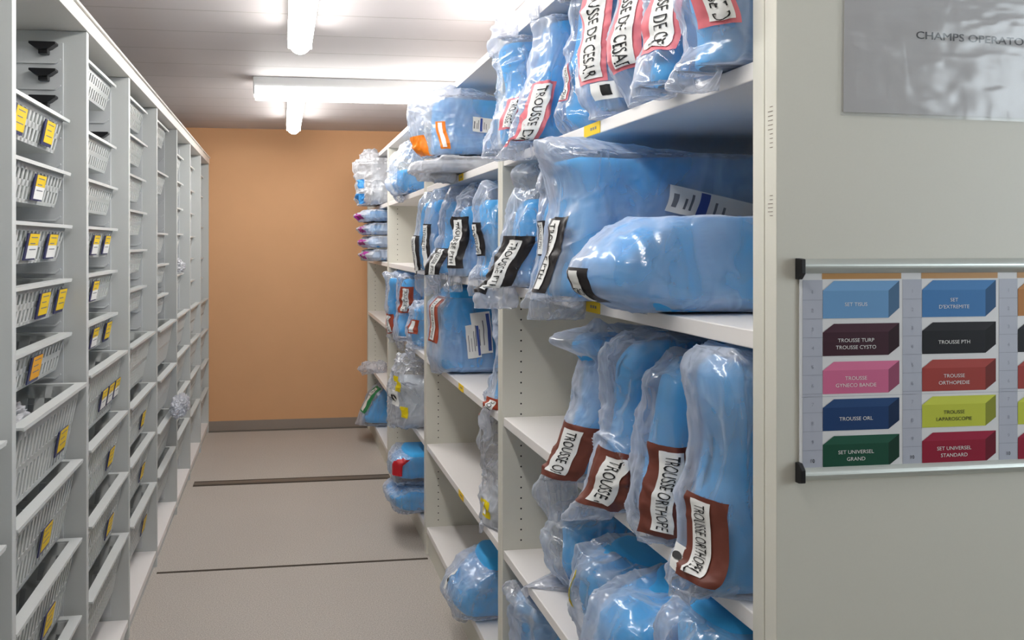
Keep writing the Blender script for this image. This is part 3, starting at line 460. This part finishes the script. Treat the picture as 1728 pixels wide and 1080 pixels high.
def slip_mesh(P, Nn, zs, xfr, ncol, sl, off=.0018):
    """paper slip lying on the side of the wrap: white sheet, blue band, grey print lines"""
    x0, x1, z0, z1, ang = sl
    cx, cz = (x0+x1)/2, (z0+z1)/2; w, h = (x1-x0)/2, (z1-z0)/2; a = R(ang)
    rm = int(np.clip(np.interp(cz, zs, np.arange(len(zs))), 0, len(zs)-1)); xs_ = P[rm, :ncol, 0]
    xs_ = np.maximum.accumulate(xs_)+np.arange(ncol)*1e-7
    mb = MB()
    def patch(u0, u1, v0, v1, m, o):
        nu = max(3, int((u1-u0)*w/.008)+2); nv = max(3, int((v1-v0)*h/.008)+2)
        u, v = np.meshgrid(np.linspace(u0, u1, nu)*w, np.linspace(v0, v1, nv)*h)
        X_ = cx+u*math.cos(a)-v*math.sin(a); Z_ = cz+u*math.sin(a)+v*math.cos(a)
        mb.grid(sample(P, Nn, np.interp(Z_, zs, np.arange(len(zs))), np.interp(X_, xs_, np.arange(ncol)), o), m)
    patch(-1, 1, -1, 1, 0, off)
    if w > h: bx = ((-.28, -.05), (-.9, -.78), (-.62, -.56), (-.48, -.42), (.1, .16), (.3, .36))
    else: bx = ((.55, .9), (-.7, -.6), (-.3, -.22), (.1, .2))
    for k, (u0, u1) in enumerate(bx):
        patch(u0, u1, -.9 if k == 0 else -.6, .9 if k == 0 else .6-.2*(k % 3), 1 if k == 0 else 2, off+.0006)
    return mb

# ------------------------------------------------------------------ wrapped packs in their bags
def make_pack(d):
    rg = random.Random(d['seed']); sd = d['seed']*17
    th, z0, z1 = d['th'], d['z0'], d['z1']
    y0 = d['y0']; ymid = y0+th/2
    rz = np.array([r[0] for r in d['rows']]); rx = np.array([r[1] for r in d['rows']])
    zlo, zhi = rz[0], rz[-1]
    pk = d.get('pack')
    xb = d.get('xb', XR+.46)
    if pk: px, pzt, pzb = pk; zhi_shelf = min(z1, pzt+.03)
    ncol = 80
    # pack the sampled heights; a skirt may hang in front of the shelf edge, a collar may stand in front of the panel above
    zs = np.linspace(min(zlo, z0+.004), zhi, 104)
    zs = zs[(np.abs(zs-z0-.002) > .003) & (np.abs(zs-z1-.0005) > .003)]
    zs = np.sort(np.concatenate([zs, [z0+.004]+([z0+.001] if zlo < z0 else [])+([z1-.0005, z1+.0015] if zhi > z1+.004 else [])]))
    nrow = len(zs)
    xf = smooth1(np.interp(zs, rz, rx), 2)
    q_ = np.stack([zs*13+sd, 0*zs, 0*zs], 1)
    xf = xf+(vnoise(q_*.8, sd)*.009+vnoise(q_*2.3, sd+1)*.003)*d['wr']
    inside = (zs >= z0+.0035) & (zs <= z1)
    xbk = np.where(inside, xb, np.minimum(XR-.006, np.maximum(xf+.012, XR-.006)))
    xf = np.where(inside, xf, np.minimum(xf, XR-.016))
    base = th/2
    half = np.full(nrow, base)
    rise = np.clip((zs-z0)/.03, 0, 1); half = half*np.where(zs > z0, .55+.45*np.sqrt(rise), 1)
    if pk:
        over = np.clip((zs-pzt)/max(.02, zhi-pzt+.001), 0, 1)
        half = half*(1-over)**.6+.002+.004*(zs < z1)
        xbk = np.where((zs > pzt+.004) & inside, np.minimum(xbk, xf+.06+.30*(1-over)), xbk)
    else:
        u = np.clip((zs-zs[0])/(zs[-1]-zs[0]), 0, 1); half = half*np.sqrt(np.clip(1-(2*u-1)**4, .02, 1))
    below = np.clip((z0-zs)/max(.03, z0-zs[0]+1e-6), 0, 1)
    half = np.where(zs < z0+.0035, base*.42*(1-below)**.8+.003, half)
    half = np.where(zs > z1, base*.5*np.clip(1-(zs-z1)/max(.03, zhi-z1+1e-6), 0, 1)+.004, half)
    if pk: tp = np.clip(px-xf+.02, .035, .2)
    else: tp = np.full(nrow, .1)
    if 'tap' in d: tp = np.maximum(tp, d['tap'])
    lean = smooth1(np.array([.012*math.sin(z*23+d['seed']) for z in zs]), 2)*d['wr']
    yc = ymid+lean*.5
    P = shell(zs, xf, xbk, yc, half, tp, ncol, .62)
    Nn = normals(P)
    if np.mean(Nn[nrow//2, 5:ncol-5, 1]) > 0: Nn = -Nn
    wr = d['wr']
    Q = P*np.array([1, 1, 1])
    loose = np.clip(1.15-(P[..., 0]-xf[:, None])/.3, .3, 1)
    Qw = Q+np.stack([vnoise(Q*6+sd+k*7.3, sd+40+k) for k in range(3)], 2)*np.array([.05, .03, .07])
    amp = (crease(Qw*np.array([15, 9, 6])+sd, sd)*.0115+crease(Qw*np.array([32, 22, 13])+sd, sd+3)*.0055+crease(Qw*np.array([70, 50, 34]), sd+5)*.0022)*wr
    amp = (amp-.0035)*loose
    # free bag mouth and skirt: deeper folds
    free = np.clip(np.abs(np.where(zs > (pk[1] if pk else 9), (zs-(pk[1] if pk else 0))/.05, np.where(zs < z0, (z0-zs)/.05, 0))), 0, 1)[:, None]
    amp = amp+free*ridged(Q*np.array([22, 30, 26])+sd, sd+9)*.006*wr
    shape = np.minimum(1, half/.012)[:, None]
    D_ = Nn*(amp*(.35+.65*shape))[..., None]
    B_ = P+D_
    # stay inside the shelf compartment
    ins = np.broadcast_to(inside[:, None], B_.shape[:2])
    B_[..., 2] = np.where(ins, np.clip(B_[..., 2], z0+.002, z1-.003), B_[..., 2])
    for i_ in range(nrow):
        if abs(zs[i_]-z0-.001) < 1e-6: B_[i_, :, 2] = np.maximum(B_[i_, :, 2], z0+.0015)
        if abs(zs[i_]-z1-.0015) < 1e-6: B_[i_, :, 2] = np.minimum(B_[i_, :, 2], z1-.0015)
    bay = [i for i in range(4) if div[i][1] <= y0+.02 < div[i+1][0]][0]
    B_[..., 1] = np.clip(B_[..., 1], div[bay][1]+.003, div[bay+1][0]-.003)
    out_ = (~inside)[:, None]
    B_[..., 0] = np.where(out_, np.minimum(B_[..., 0], XR-.002), B_[..., 0])
    root = tag(empty(d['name'], (float(np.mean(xf)), y0+th/2, z0)), d['label'], d['cat'], d['group'])
    off = Vector((-root.location.x, -root.location.y, -root.location.z))
    def put(mb, name, mats, parent=root, smooth=True):
        o = mb.build(name, mats, parent, smooth=smooth)
        if parent is root: o.location = off
        return o
    mb = MB(); mb.grid(B_, 0, True)
    # close top and bottom along the seal
    for ri in (0, nrow-1):
        for j in range(ncol-1):
            a, c, e, f = ri*2*ncol+j, ri*2*ncol+j+1, ri*2*ncol+2*ncol-2-j, ri*2*ncol+2*ncol-1-j
            mb.f.append((a, c, e, f)); mb.m.append(0)
    bag = put(mb, 'plastic_bag', M[d['plastic']])
    Nb = normals(B_)
    if np.mean(Nb[nrow//2, 5:ncol-5, 1]) > 0: Nb = -Nb
    if pk:
        h = max(.02, pzt-pzb); nr = 40
        e = np.linspace(0, 1, nr)
        e = np.concatenate([[0], .5-.5*np.cos(np.pi*e[1:-1])*.98, [1]]); zz = pzb+h*e
        edge = np.minimum(zz-pzb, pzt-zz); rr_ = min(.035, h*.35)
        k = np.sqrt(np.clip(1-(1-np.clip(edge/rr_, 0, 1))**2, .0, 1))
        hp = (th/2-.008)*(.74+.26*k); hp = np.maximum(hp, .004)
        fx = np.maximum(np.interp(zz, zs, smooth1(xf, 9))+.016, px-.03)+.02*(1-k)
        Pp = shell(zz, fx, np.full(nr, xb-.012), np.interp(zz, zs, yc), hp, np.full(nr, .05), 44, .5)
        Np = normals(Pp)
        if np.mean(Np[nr//2, 5:39, 1]) > 0: Np = -Np
        A = vnoise(Pp*np.array([9, 9, 9])+sd, sd+21)*.006+ridged(Pp*np.array([18, 10, 22])+sd, sd+22)*.0028
        Pp = Pp+Np*(A-.002)[..., None]
        Pp[..., 2] = np.clip(Pp[..., 2], z0+.003, z1-.006)
        mb = MB(); mb.grid(Pp, 0, True)
        c2 = 88
        for ri in (0, nr-1):
            for j in range(43):
                a, c, e_, f = ri*c2+j, ri*c2+j+1, ri*c2+c2-2-j, ri*c2+c2-1-j
                mb.f.append((a, c, e_, f)); mb.m.append(0)
        wrap = put(mb, 'wrap', M['blue'] if d['packcol'] == 'blue' else M['pack_white'])
        Np = normals(Pp)
        if np.mean(Np[nr//2, 5:39, 1]) > 0: Np = -Np
        for s in d['slips']:
            o = put(slip_mesh(B_, Nb, zs, xf, ncol, s), 'paper_slip', [M['white'], M['inkblue'], M['inkgrey']], bag)
            o['label'] = 'white paper slip with blue band'
    for l in d['labels']:
        o = put(label_mesh(B_, Nb, zs, xf, ncol, l), 'label', [M['lab_'+l[0]], M['white'], M['ink']], bag)
        o['label'] = l[0]+' label'
    return root
for d in BAGS: make_pack(d)

# ------------------------------------------------------------------ shelving run with the baskets
LTOP = 2.105
lefts = [1.055, 1.695, 2.31, 2.925, 3.56, 4.225, 4.83, 5.45, 6.03]
ls = tag(empty('shelving_unit', (XL, 3.5, 0)), 'pale grey shelving run full of slotted baskets, ending at the orange wall', 'shelving')
def lp(name, mb, mat, bevel=0):
    o = mb.build(name, mat, ls, bevel=bevel); o.location = (-XL, -3.5, 0); return o
XLB = XL-.60; XG = -.616
for i, y in enumerate(lefts):
    b = MB(); b.box(XLB, XL, y-.0125, y+.0125, 0, LTOP-.05); lp('end_panel' if i in (0, 8) else 'divider_panel', b, M['panel_left'], .0012)
b = MB(); b.box(XLB, XL+.004, lefts[0]-.0125, lefts[-1]+.0125, LTOP-.049, LTOP-.008); b.box(XLB, XL+.012, lefts[0]-.0125, lefts[-1]+.0125, LTOP-.008, LTOP)
lp('top_panel', b, M['edge'], .0015)
for i in range(8):
    y0, y1 = lefts[i]+.013, lefts[i+1]-.013
    b = MB(); b.box(XLB+.003, XLB+.015, y0, y1, .02, LTOP-.05); lp('back_panel', b, M['panel_left'])
    b = MB(); b.box(XLB+.016, XL-.002, y0, y1, .045, .073); lp('bottom_shelf', b, M['shelf'], .0015)
    b = MB(); b.box(XL-.03, XL-.012, y0, y1, 0, .045); lp('plinth', b, M['panel_left'])
    for s, yy in ((1, y0), (-1, y1)):                    # moulded guides that carry the basket rims
        b = MB(); ya, yb = sorted((yy, yy+s*.006)); b.box(XLB+.02, XG, ya, yb, .09, LTOP-.085)
        k = 0
        zz = .17
        while zz < LTOP-.12:
            yc_, yd_ = sorted((yy+s*.006, yy+s*.012))
            b.prism([(XLB+.02, zz), (XG-.02, zz), (XG-.005, zz+.012), (XG-.006, zz+.016), (XG-.024, zz+.005), (XLB+.02, zz+.005)], 1, yc_, yd_)
            zz += .0745
        lp('guide_panel', b, M['guide'], .0008)

RIMG = {}
def basket_mesh(hgt, wY=.546, dep=.42):
    """open slotted tray: flat rim with cut handles, sloping walls of ribs, closed floor. Origin at the middle of the front rim edge, top of rim"""
    b = MB(); w = wY/2; rim = .03
    zt = -.0055
    # rim frame
    b.box(-rim, 0, -w, w, zt, 0); b.box(-dep, -dep+rim, -w, w, zt, 0)
    b.box(-dep+rim, -rim, -w, -w+.022, zt, 0); b.box(-dep+rim, -rim, w-.022, w, zt, 0)
    # front lip and rear lip turned down
    b.box(-.004, 0, -w+.004, w-.004, -.009, zt); b.box(-dep, -dep+.004, -w, w, -.012, zt)
    def wall(t0, t1, b0, b1, nrib, hw):
        """ribs between the top line t0-t1 and bottom line b0-b1 (2-D points), bands across them"""
        t0, t1, b0, b1 = (np.array(q, float) for q in (t0, t1, b0, b1))
        nrm = np.array([-(t1-t0)[1], (t1-t0)[0]]); nrm /= np.linalg.norm(nrm); th_ = nrm*.0028
        def pt(f, g): return (t0+(t1-t0)*f)*(1-g)+(b0+(b1-b0)*f)*g
        def slab(f0, f1, g0, g1):
            q = []
            for g in (g1, g0):
                z = zt-(hgt+zt)*g
                a, c = pt(f0, g), pt(f1, g)
                q.append([(a[0], a[1], z), (c[0], c[1], z), (c[0]+th_[0], c[1]+th_[1], z), (a[0]+th_[0], a[1]+th_[1], z)])
            b.hexa(q[0], q[1])
        for k in range(nrib):
            f = k/(nrib-1)*(1-hw)
            slab(f, f+hw, 0, 1)
        slab(0, 1, 0, .16)
        if hgt < .15: slab(0, 1, .42, .58); slab(0, 1, .9, 1)
        else: slab(0, 1, .5, .58); slab(0, 1, .93, 1)
    i0, i1 = .014, .05 if hgt > .15 else .034
    F0, F1 = (-i0, -w+.02), (-i0, w-.02); f0, f1 = (-i1, -w+.02+i1*.5), (-i1, w-.02-i1*.5)
    K0, K1 = (-dep+i0, -w+.02), (-dep+i0, w-.02); k0, k1 = (-dep+i1, -w+.02+i1*.5), (-dep+i1, w-.02-i1*.5)
    wall(F0, F1, f0, f1, 18, .027); wall(K1, K0, k1, k0, 14, .034)
    wall(F1, K1, f1, k1, 9, .07); wall(K0, F0, k0, f0, 9, .07)
    z = -hgt
    b.hexa([(*f0, z), (*f1, z), (*k1, z), (*k0, z)], [(*f0, z+.003), (*f1, z+.003), (*k1, z+.003), (*k0, z+.003)])
    return b
shallow = basket_mesh(.1).mesh('slotted_basket', [M['basket']])
deep = basket_mesh(.2).mesh('slotted_basket_deep', [M['basket']])
cb = MB(); cb.box(-.012, -.002, -.014, .014, -.028, -.006); cb.box(-.016, -.002, -.018, .018, -.03, -.027)
clip_me = cb.mesh('rim_clip', [M['clip']])
def card_mesh(c):
    b = MB(); b.box(-.0015, .0015, -.044, .040, -.034, .032, 0)
    b.box(.0015, .0022, -.030, .042, -.026 if c != 1 else .002, .031, 1)
    if c == 1: b.box(.0015, .0022, -.030, .042, -.030, .002, 2)
    for k in range(3): b.box(.0022, .0025, -.018, .030-.012*(k % 2), .021-k*.015, .0235-k*.015, 3)
    return b.mesh('label_card', [M['navy'], M['amber'] if c == 2 else M['yellow'], M['white'], M['inkgrey']])
CARD = [card_mesh(0), card_mesh(1), card_mesh(2)]
base7 = [1.96, 1.806, 1.655, 1.505, 1.27, 1.05, .83, .613, .388]
BAYS = {
 0: [1.05, .838, .615, .395],
 1: [1.7975, 1.648, 1.50, 1.35, 1.198, 1.055, .838, .615, .395],
 2: [2.02, 1.797, 1.648, 1.502, 1.353, 1.20, 1.062, .843, .62, .40],
 3: [2.026, 1.88, 1.726, 1.583, 1.423, 1.264, 1.06, .834, .614, .391],
 4: [2.04, 1.80, 1.50, 1.345, 1.19, 1.05, .82, .58, .38],
 5: base7, 6: [1.956, 1.80, 1.648, 1.495, 1.35, 1.2, 1.045, .83, .61, .38], 7: [1.95, 1.80, 1.57, 1.34, 1.19, 1.03, .80, .57, .35]}
CARDS = {(1, 1.7975): [(2.13, 0), (1.90, 0)], (1, 1.648): [(2.04, 1)], (1, 1.50): [(1.97, 1), (2.13, 1)], (1, 1.35): [(2.065, 0), (2.22, 0)],
 (1, 1.198): [(2.0, 2)], (1, 1.055): [(2.12, 0)], (1, .838): [(2.02, 0)], (1, .615): [(2.05, 0)], (2, 1.502): [(2.62, 1), (2.78, 1)],
 (2, 1.353): [(2.61, 1)], (2, 1.20): [(2.80, 0), (2.61, 1)], (2, 1.062): [(2.63, 1), (2.73, 1), (2.83, 1)], (2, .843): [(2.73, 0)], (2, .62): [(2.70, 0)],
 (3, .834): [(3.34, 0)], (3, .614): [(3.34, 0)], (3, .391): [(3.34, 0)]}
ORD = ['first', 'second', 'third', 'fourth', 'fifth', 'sixth', 'seventh', 'eighth', 'ninth', 'tenth']
rb = random.Random(4)
for bi, levs in BAYS.items():
    ym = (lefts[bi]+lefts[bi+1])/2; nb = ORD[7-bi]
    for k, z in enumerate(levs):
        big = z < 1.1
        gap = (z-levs[k+1]) if k+1 < len(levs) else 9
        pull = .012 if big else -.028
        if big and bi in (1,): pull = .004 if z < 1 else .018
        x = XL-.008+pull+rb.uniform(-.004, .004)
        cards = CARDS.get((bi, z), [])
        ctext = {0: '', 1: ' with one card', 2: ' with two cards', 3: ' with three cards'}[len(cards)]
        lab = f"{'deep' if big else 'shallow'} slotted basket{ctext}, {ORD[k]} from the top in {nb} bay from orange wall"
        t = tag(empty('slotted_basket', (x, ym, z)), lab, 'basket', 'slotted baskets hung in the shelving')
        t.scale = (1, min(1, (lefts[bi+1]-lefts[bi]-.06)/.546), 1)
        o = bpy.data.objects.new('basket_tray', deep if big else shallow); COL.objects.link(o); o.parent = t
        for s in (-1, 1):
            if big:
                c = bpy.data.objects.new('rim_clip', clip_me); COL.objects.link(c); c.parent = t; c.location = (-.02, s*.25, -.003)
        hgt = .2 if big else .1; i1 = .05 if big else .034
        for (cy, kind) in cards:
            c = bpy.data.objects.new('label_card', CARD[kind]); COL.objects.link(c); c.parent = t
            zc_ = -.125 if big else -.058; g = (-zc_-.0055)/(hgt-.0055); 
            c.location = (-(.014*(1-g)+i1*g)+.0075, cy-ym, zc_); c.rotation_euler = (0, math.atan2(i1-.014, hgt), 0)
            c['label'] = ['yellow card in navy holder', 'yellow and white card in navy holder', 'amber card in navy holder'][kind]
# black half-round stops inside the moulded guide of the open compartments
def stop(bi, z, x):
    y = lefts[bi+1]-.0135-.006
    b = MB(); prof = [(-.036, 0)]+[(.036*math.cos(math.pi+math.pi*i/8)*(1 if i in (0, 8) else .82), -.006-.016*math.sin(math.pi*i/8)) for i in range(9)]+[(.036, 0)]
    b.prism([(x+p, z+q) for p, q in prof], 1, y-.03, y); b.box(x-.013, x+.013, y-.02, y, z-.032, z-.02)
    lp('end_stop', b, M['black'], .001)['label'] = 'black half-round stop'
for z in (2.015, 1.94, 1.865): stop(1, z, -.665)
stop(2, 1.85, -.655)

# crumpled loose plastic in some baskets
def crumple(name, c, size, label, seed, mat, n=64):
    u, v = np.meshgrid(np.linspace(0, 2*np.pi, n+1)[:-1], np.linspace(.05, np.pi-.05, n))
    P = np.stack([np.sin(v)*np.cos(u), np.sin(v)*np.sin(u), np.cos(v)], 2)
    W_ = P+.45*np.stack([vnoise(P*1.7+seed+q, seed+q) for q in range(3)], 2)
    k = .78+.34*crease(W_*np.array([1.6, 1.6, 1.6])+seed, seed)+.2*crease(W_*3.4+seed, seed+1)+.1*crease(W_*7, seed+2)+.15*vnoise(P*1.2+seed, seed+3)
    P = P*k[..., None]*np.array(size); P[..., 2] = np.maximum(P[..., 2], -size[2]*.8)
    mb = MB(); mb.grid(P, 0, True); mb.f.append(tuple(range(n))); mb.m.append(0); mb.f.append(tuple(range((n-1)*n, n*n))); mb.m.append(0)
    return tag(mb.build(name, mat, smooth=True, loc=c), label, 'plastic bag', 'loose plastic in the baskets')
crumple('plastic_bag', (-.70, 2.03, 1.0), (.055, .10, .058), 'white plastic bag bunched in the uppermost deep basket, seventh bay', 3, M['milky'])
crumple('plastic_bag', (-.70, 4.02, .995), (.05, .09, .045), 'small white plastic bag atop a deep basket, fourth bay from orange wall', 8, M['milky'])
crumple('plastic_bag', (-.515, 4.03, .618), (.042, .15, .044), 'clear film spilling out of a basket, fourth bay from orange wall', 12, M['clear'])
crumple('plastic_bag', (-.62, 4.66, 1.31), (.05, .07, .04), 'white film on the lowest shallow basket, third bay from orange wall', 15, M['milky'])
crumple('plastic_bag', (-.72, 4.62, .785), (.05, .09, .035), 'white film heaped on a deep basket, third bay from orange wall', 19, M['milky'])

# ------------------------------------------------------------------ colour chart on the end panel
YP = .968
ct = tag(empty('colour_chart', (.694, YP, 1.42)), 'wall chart of coloured box drawings held between two aluminium rails on end panel', 'poster')
def cp(name, mb, mats, **kw):
    o = mb.build(name, mats, ct, **kw); o.location = (-.694, -YP, -1.42); return o
CH = dict(c0=(112, 162, 210), c1=(64, 30, 44), c2=(214, 110, 150), c3=(26, 62, 112), c4=(22, 78, 58), d0=(72, 130, 190), d1=(26, 26, 32), d2=(166, 64, 58), d3=(198, 205, 70), d4=(150, 22, 52), e0=(190, 130, 76))
mats = [pbr('chart paper', srgb(232, 232, 234), .45, .4), pbr('chart grey column', srgb(184, 188, 202), .45, .4), pbr('chart ochre header', srgb(196, 142, 74), .45, .4), pbr('chart rule', srgb(150, 154, 170), .5, .3), M['ink'], M['white']]
def chart_col(c):
    i = len(mats)
    mats.append(pbr('chart box', srgb(*c), .6, .22)); mats.append(pbr('chart box top', srgb(*[min(255, q+14) for q in c]), .6, .22)); mats.append(pbr('chart box end', srgb(*[int(q*.72) for q in c]), .6, .22))
    return i
sx0, sx1, sz0, sz1 = .6985, 1.165, 1.141, 1.413
b = MB(); b.box(sx0, sx1, YP-.0028, YP-.0018, sz0, sz1)
layer = [YP-.0028]
def rect(x0, x1, z0, z1, m, k): 
    y = YP-.0028-.00025*k; b.quad((x0, y, z0), (x1, y, z0), (x1, y, z1), (x0, y, z1), m)
def pol(pts, m, k):
    y = YP-.0028-.00025*k; b.poly([(x, y, z) for x, z in pts], m)
def words_at(s, cx, z, hgt, m, k=4, sx=1.0):
    V, F = text_geo(s); w = V[:, 0].max()*hgt*sx; y = YP-.0028-.00025*k; n = len(b.v)
    b.v += [(cx-w/2+float(p[0])*hgt*sx, y, z+float(p[1])*hgt) for p in V]
    for f in F: b.f.append(tuple(n+i for i in f)); b.m.append(m)
pitch = .1505
rowz = [(1.398, 1.3468), (1.3394, 1.2955), (1.2874, 1.2435), (1.2362, 1.1931), (1.1858, 1.1425)]
TXT = [[('SET TISUS',), ('TROUSSE TURP', 'TROUSSE CYSTO'), ('TROUSSE', 'GYNECO BANDE'), ('TROUSSE ORL',), ('SET UNIVERSEL', 'GRAND')],
       [('SET', "D'EXTREMITE"), ('TROUSSE PTH',), ('TROUSSE', 'ORTHOPEDIE'), ('TROUSSE', 'LAPAROSCOPIE'), ('SET UNIVERSEL', 'STANDARD')],
       [(), (), (), (), ()]]
CC = [['c0', 'c1', 'c2', 'c3', 'c4'], ['d0', 'd1', 'd2', 'd3', 'd4'], ['e0', 'd1', 'd2', 'd3', 'd4']]
idx = {k: chart_col(c) for k, c in CH.items()}
for j in range(3):
    g0 = .7029+pitch*j; b0 = .7327+pitch*j; b1 = b0+.1155
    rect(g0, g0+.0295, sz0+.002, 1.3995, 1, 1); rect(b0-.001, b1+.003, 1.4005, 1.4118, 2, 1)
    for r in range(10):
        z = 1.3975-.0256*(r+1)
        rect(g0, g0+.0295, z, z+.0006, 3, 2)
        words_at(str(r+1), g0+.0148, z+.009, .0052, 3 if r != 9 else 4, 3)
    for r in range(5):
        zt_, zb_ = rowz[r]; c = idx[CC[j][r]]; dx, dz = .0165, min(.0135, (zt_-zb_)*.27)
        pol([(b0, zb_), (b1-dx, zb_), (b1-dx, zt_-dz), (b0, zt_-dz)], c, 2)
        pol([(b0, zt_-dz), (b1-dx, zt_-dz), (b1, zt_), (b0+dx, zt_)], c+1, 2)
        pol([(b1-dx, zb_), (b1, zb_+dz), (b1, zt_), (b1-dx, zt_-dz)], c+2, 2)
        tx = TXT[j][r]
        for q, s in enumerate(tx):
            zc_ = (zb_+zt_-dz)/2-.0022+(len(tx)-1)*.0048-q*.0096
            words_at(s, (b0+b1-dx)/2, zc_, .0052, 4 if CC[j][r] == 'd3' else 5, 4, 1.12)
rect(sx0+.003, sx1, 1.2398, 1.2402, 3, 1)
cp('sheet', b, mats)
for nm, za, zb_ in (('top_rail', 1.4085, 1.4283), ('bottom_rail', 1.1265, 1.1440)):
    b = MB(); k = 8
    prof = [(YP-.001, za)]+[(YP-.004-.007*math.sin(math.pi*i/k), za+(zb_-za)*i/k) for i in range(k+1)]+[(YP-.001, zb_)]
    b.prism(prof, 0, .6965, 1.165); cp(nm, b, M['metal'])
    for s, xx in ((-1, .6965), (1, 1.165)):
        b = MB(); zc_ = (za+zb_)/2; low = -.006 if nm == 'top_rail' else 0; up = .008 if nm != 'top_rail' else .001
        pr = [(YP-.001, za-.002+low), (YP-.008, za-.002+low), (YP-.0145, za), (YP-.0145, zb_), (YP-.008, zb_+up), (YP-.001, zb_+up)]
        a0, a1 = sorted((xx-s*.003, xx+s*.0035)); b.prism(pr, 0, a0, a1); cp('end_cap', b, M['black'], bevel=.001)

# printed sheet in a clear sleeve above the chart
pp = tag(empty('paper_sign', (.764, YP, 1.628)), 'printed notice in a shiny clear sleeve stuck to the grey end panel', 'notice')
def np_(name, mb, mats, rot=R(1.2), **kw):
    o = mb.build(name, mats, pp, **kw); o.rotation_euler = (0, rot*.5, 0); return o
b = MB(); b.box(.001, .30, -.0015, -.0008, .002, .212)
np_('sheet', b, pbr('grey white paper', srgb(214, 210, 208), .6, .3))
b = MB(); V, F = text_geo('CHAMPS OPERATOIRES'); hg = .0108; n = 0
b.v = [(.110+float(p[0])*hg*1.33, -.0019, .1075+float(p[1])*hg-.020*(float(p[0])*hg)) for p in V]; b.f = list(F); n = len(V)
b.v += [(p[0]+.0005, p[1]-.0001, p[2]+.0002) for p in b.v]; b.f += [tuple(i+n for i in f) for f in F]; b.m = [0]*len(b.f)
np_('heading', b, M['ink'])
nu, nv = 90, 64
gx, gz = np.meshgrid(np.linspace(-.004, .305, nu), np.linspace(-.003, .217, nv)); G = np.stack([gx, 0*gx, gz], 2)
edge = np.minimum(np.minimum(gx+.004, .305-gx), np.minimum(gz+.003, .217-gz)).clip(0, .02)/.02
wv = (.5+.5*vnoise(G*np.array([18, 1, 60]), 5))*.0013+(.5+.5*vnoise(G*np.array([45, 1, 190]), 6))*.0006
G[..., 1] = -.0021-edge*wv
b = MB(); b.grid(G); np_('clear_sleeve', b, M['sleeve'], smooth=True)

# ------------------------------------------------------------------ camera, world, view
cam = bpy.data.cameras.new('camera'); co = bpy.data.objects.new('camera', cam); COL.objects.link(co)
PXP, F_ = 645.0, 1300.0
cam.sensor_fit = 'HORIZONTAL'; cam.sensor_width = 36; cam.lens = 36*F_/1728
cam.shift_x = (864-PXP)/1728; cam.shift_y = -(540-410)/1728
cam.clip_start = .05
yaw = math.atan((PXP-475)/F_)
co.location = (0, 0, 1.45); co.rotation_euler = (R(90), 0, -yaw)
scene.camera = co
w = bpy.data.worlds.new('world'); scene.world = w; w.use_nodes = True
w.node_tree.nodes['Background'].inputs[0].default_value = (.9, .93, 1, 1); w.node_tree.nodes['Background'].inputs[1].default_value = .05
scene.view_settings.view_transform = 'Standard'; scene.view_settings.look = 'None'
scene.view_settings.gamma = 1; scene.view_settings.use_curve_mapping = False
scene.view_settings.exposure = 0.6
scene.cycles.transparent_max_bounces = 24; scene.cycles.max_bounces = 10; scene.cycles.diffuse_bounces = 6
scene.cycles.sample_clamp_indirect = 6
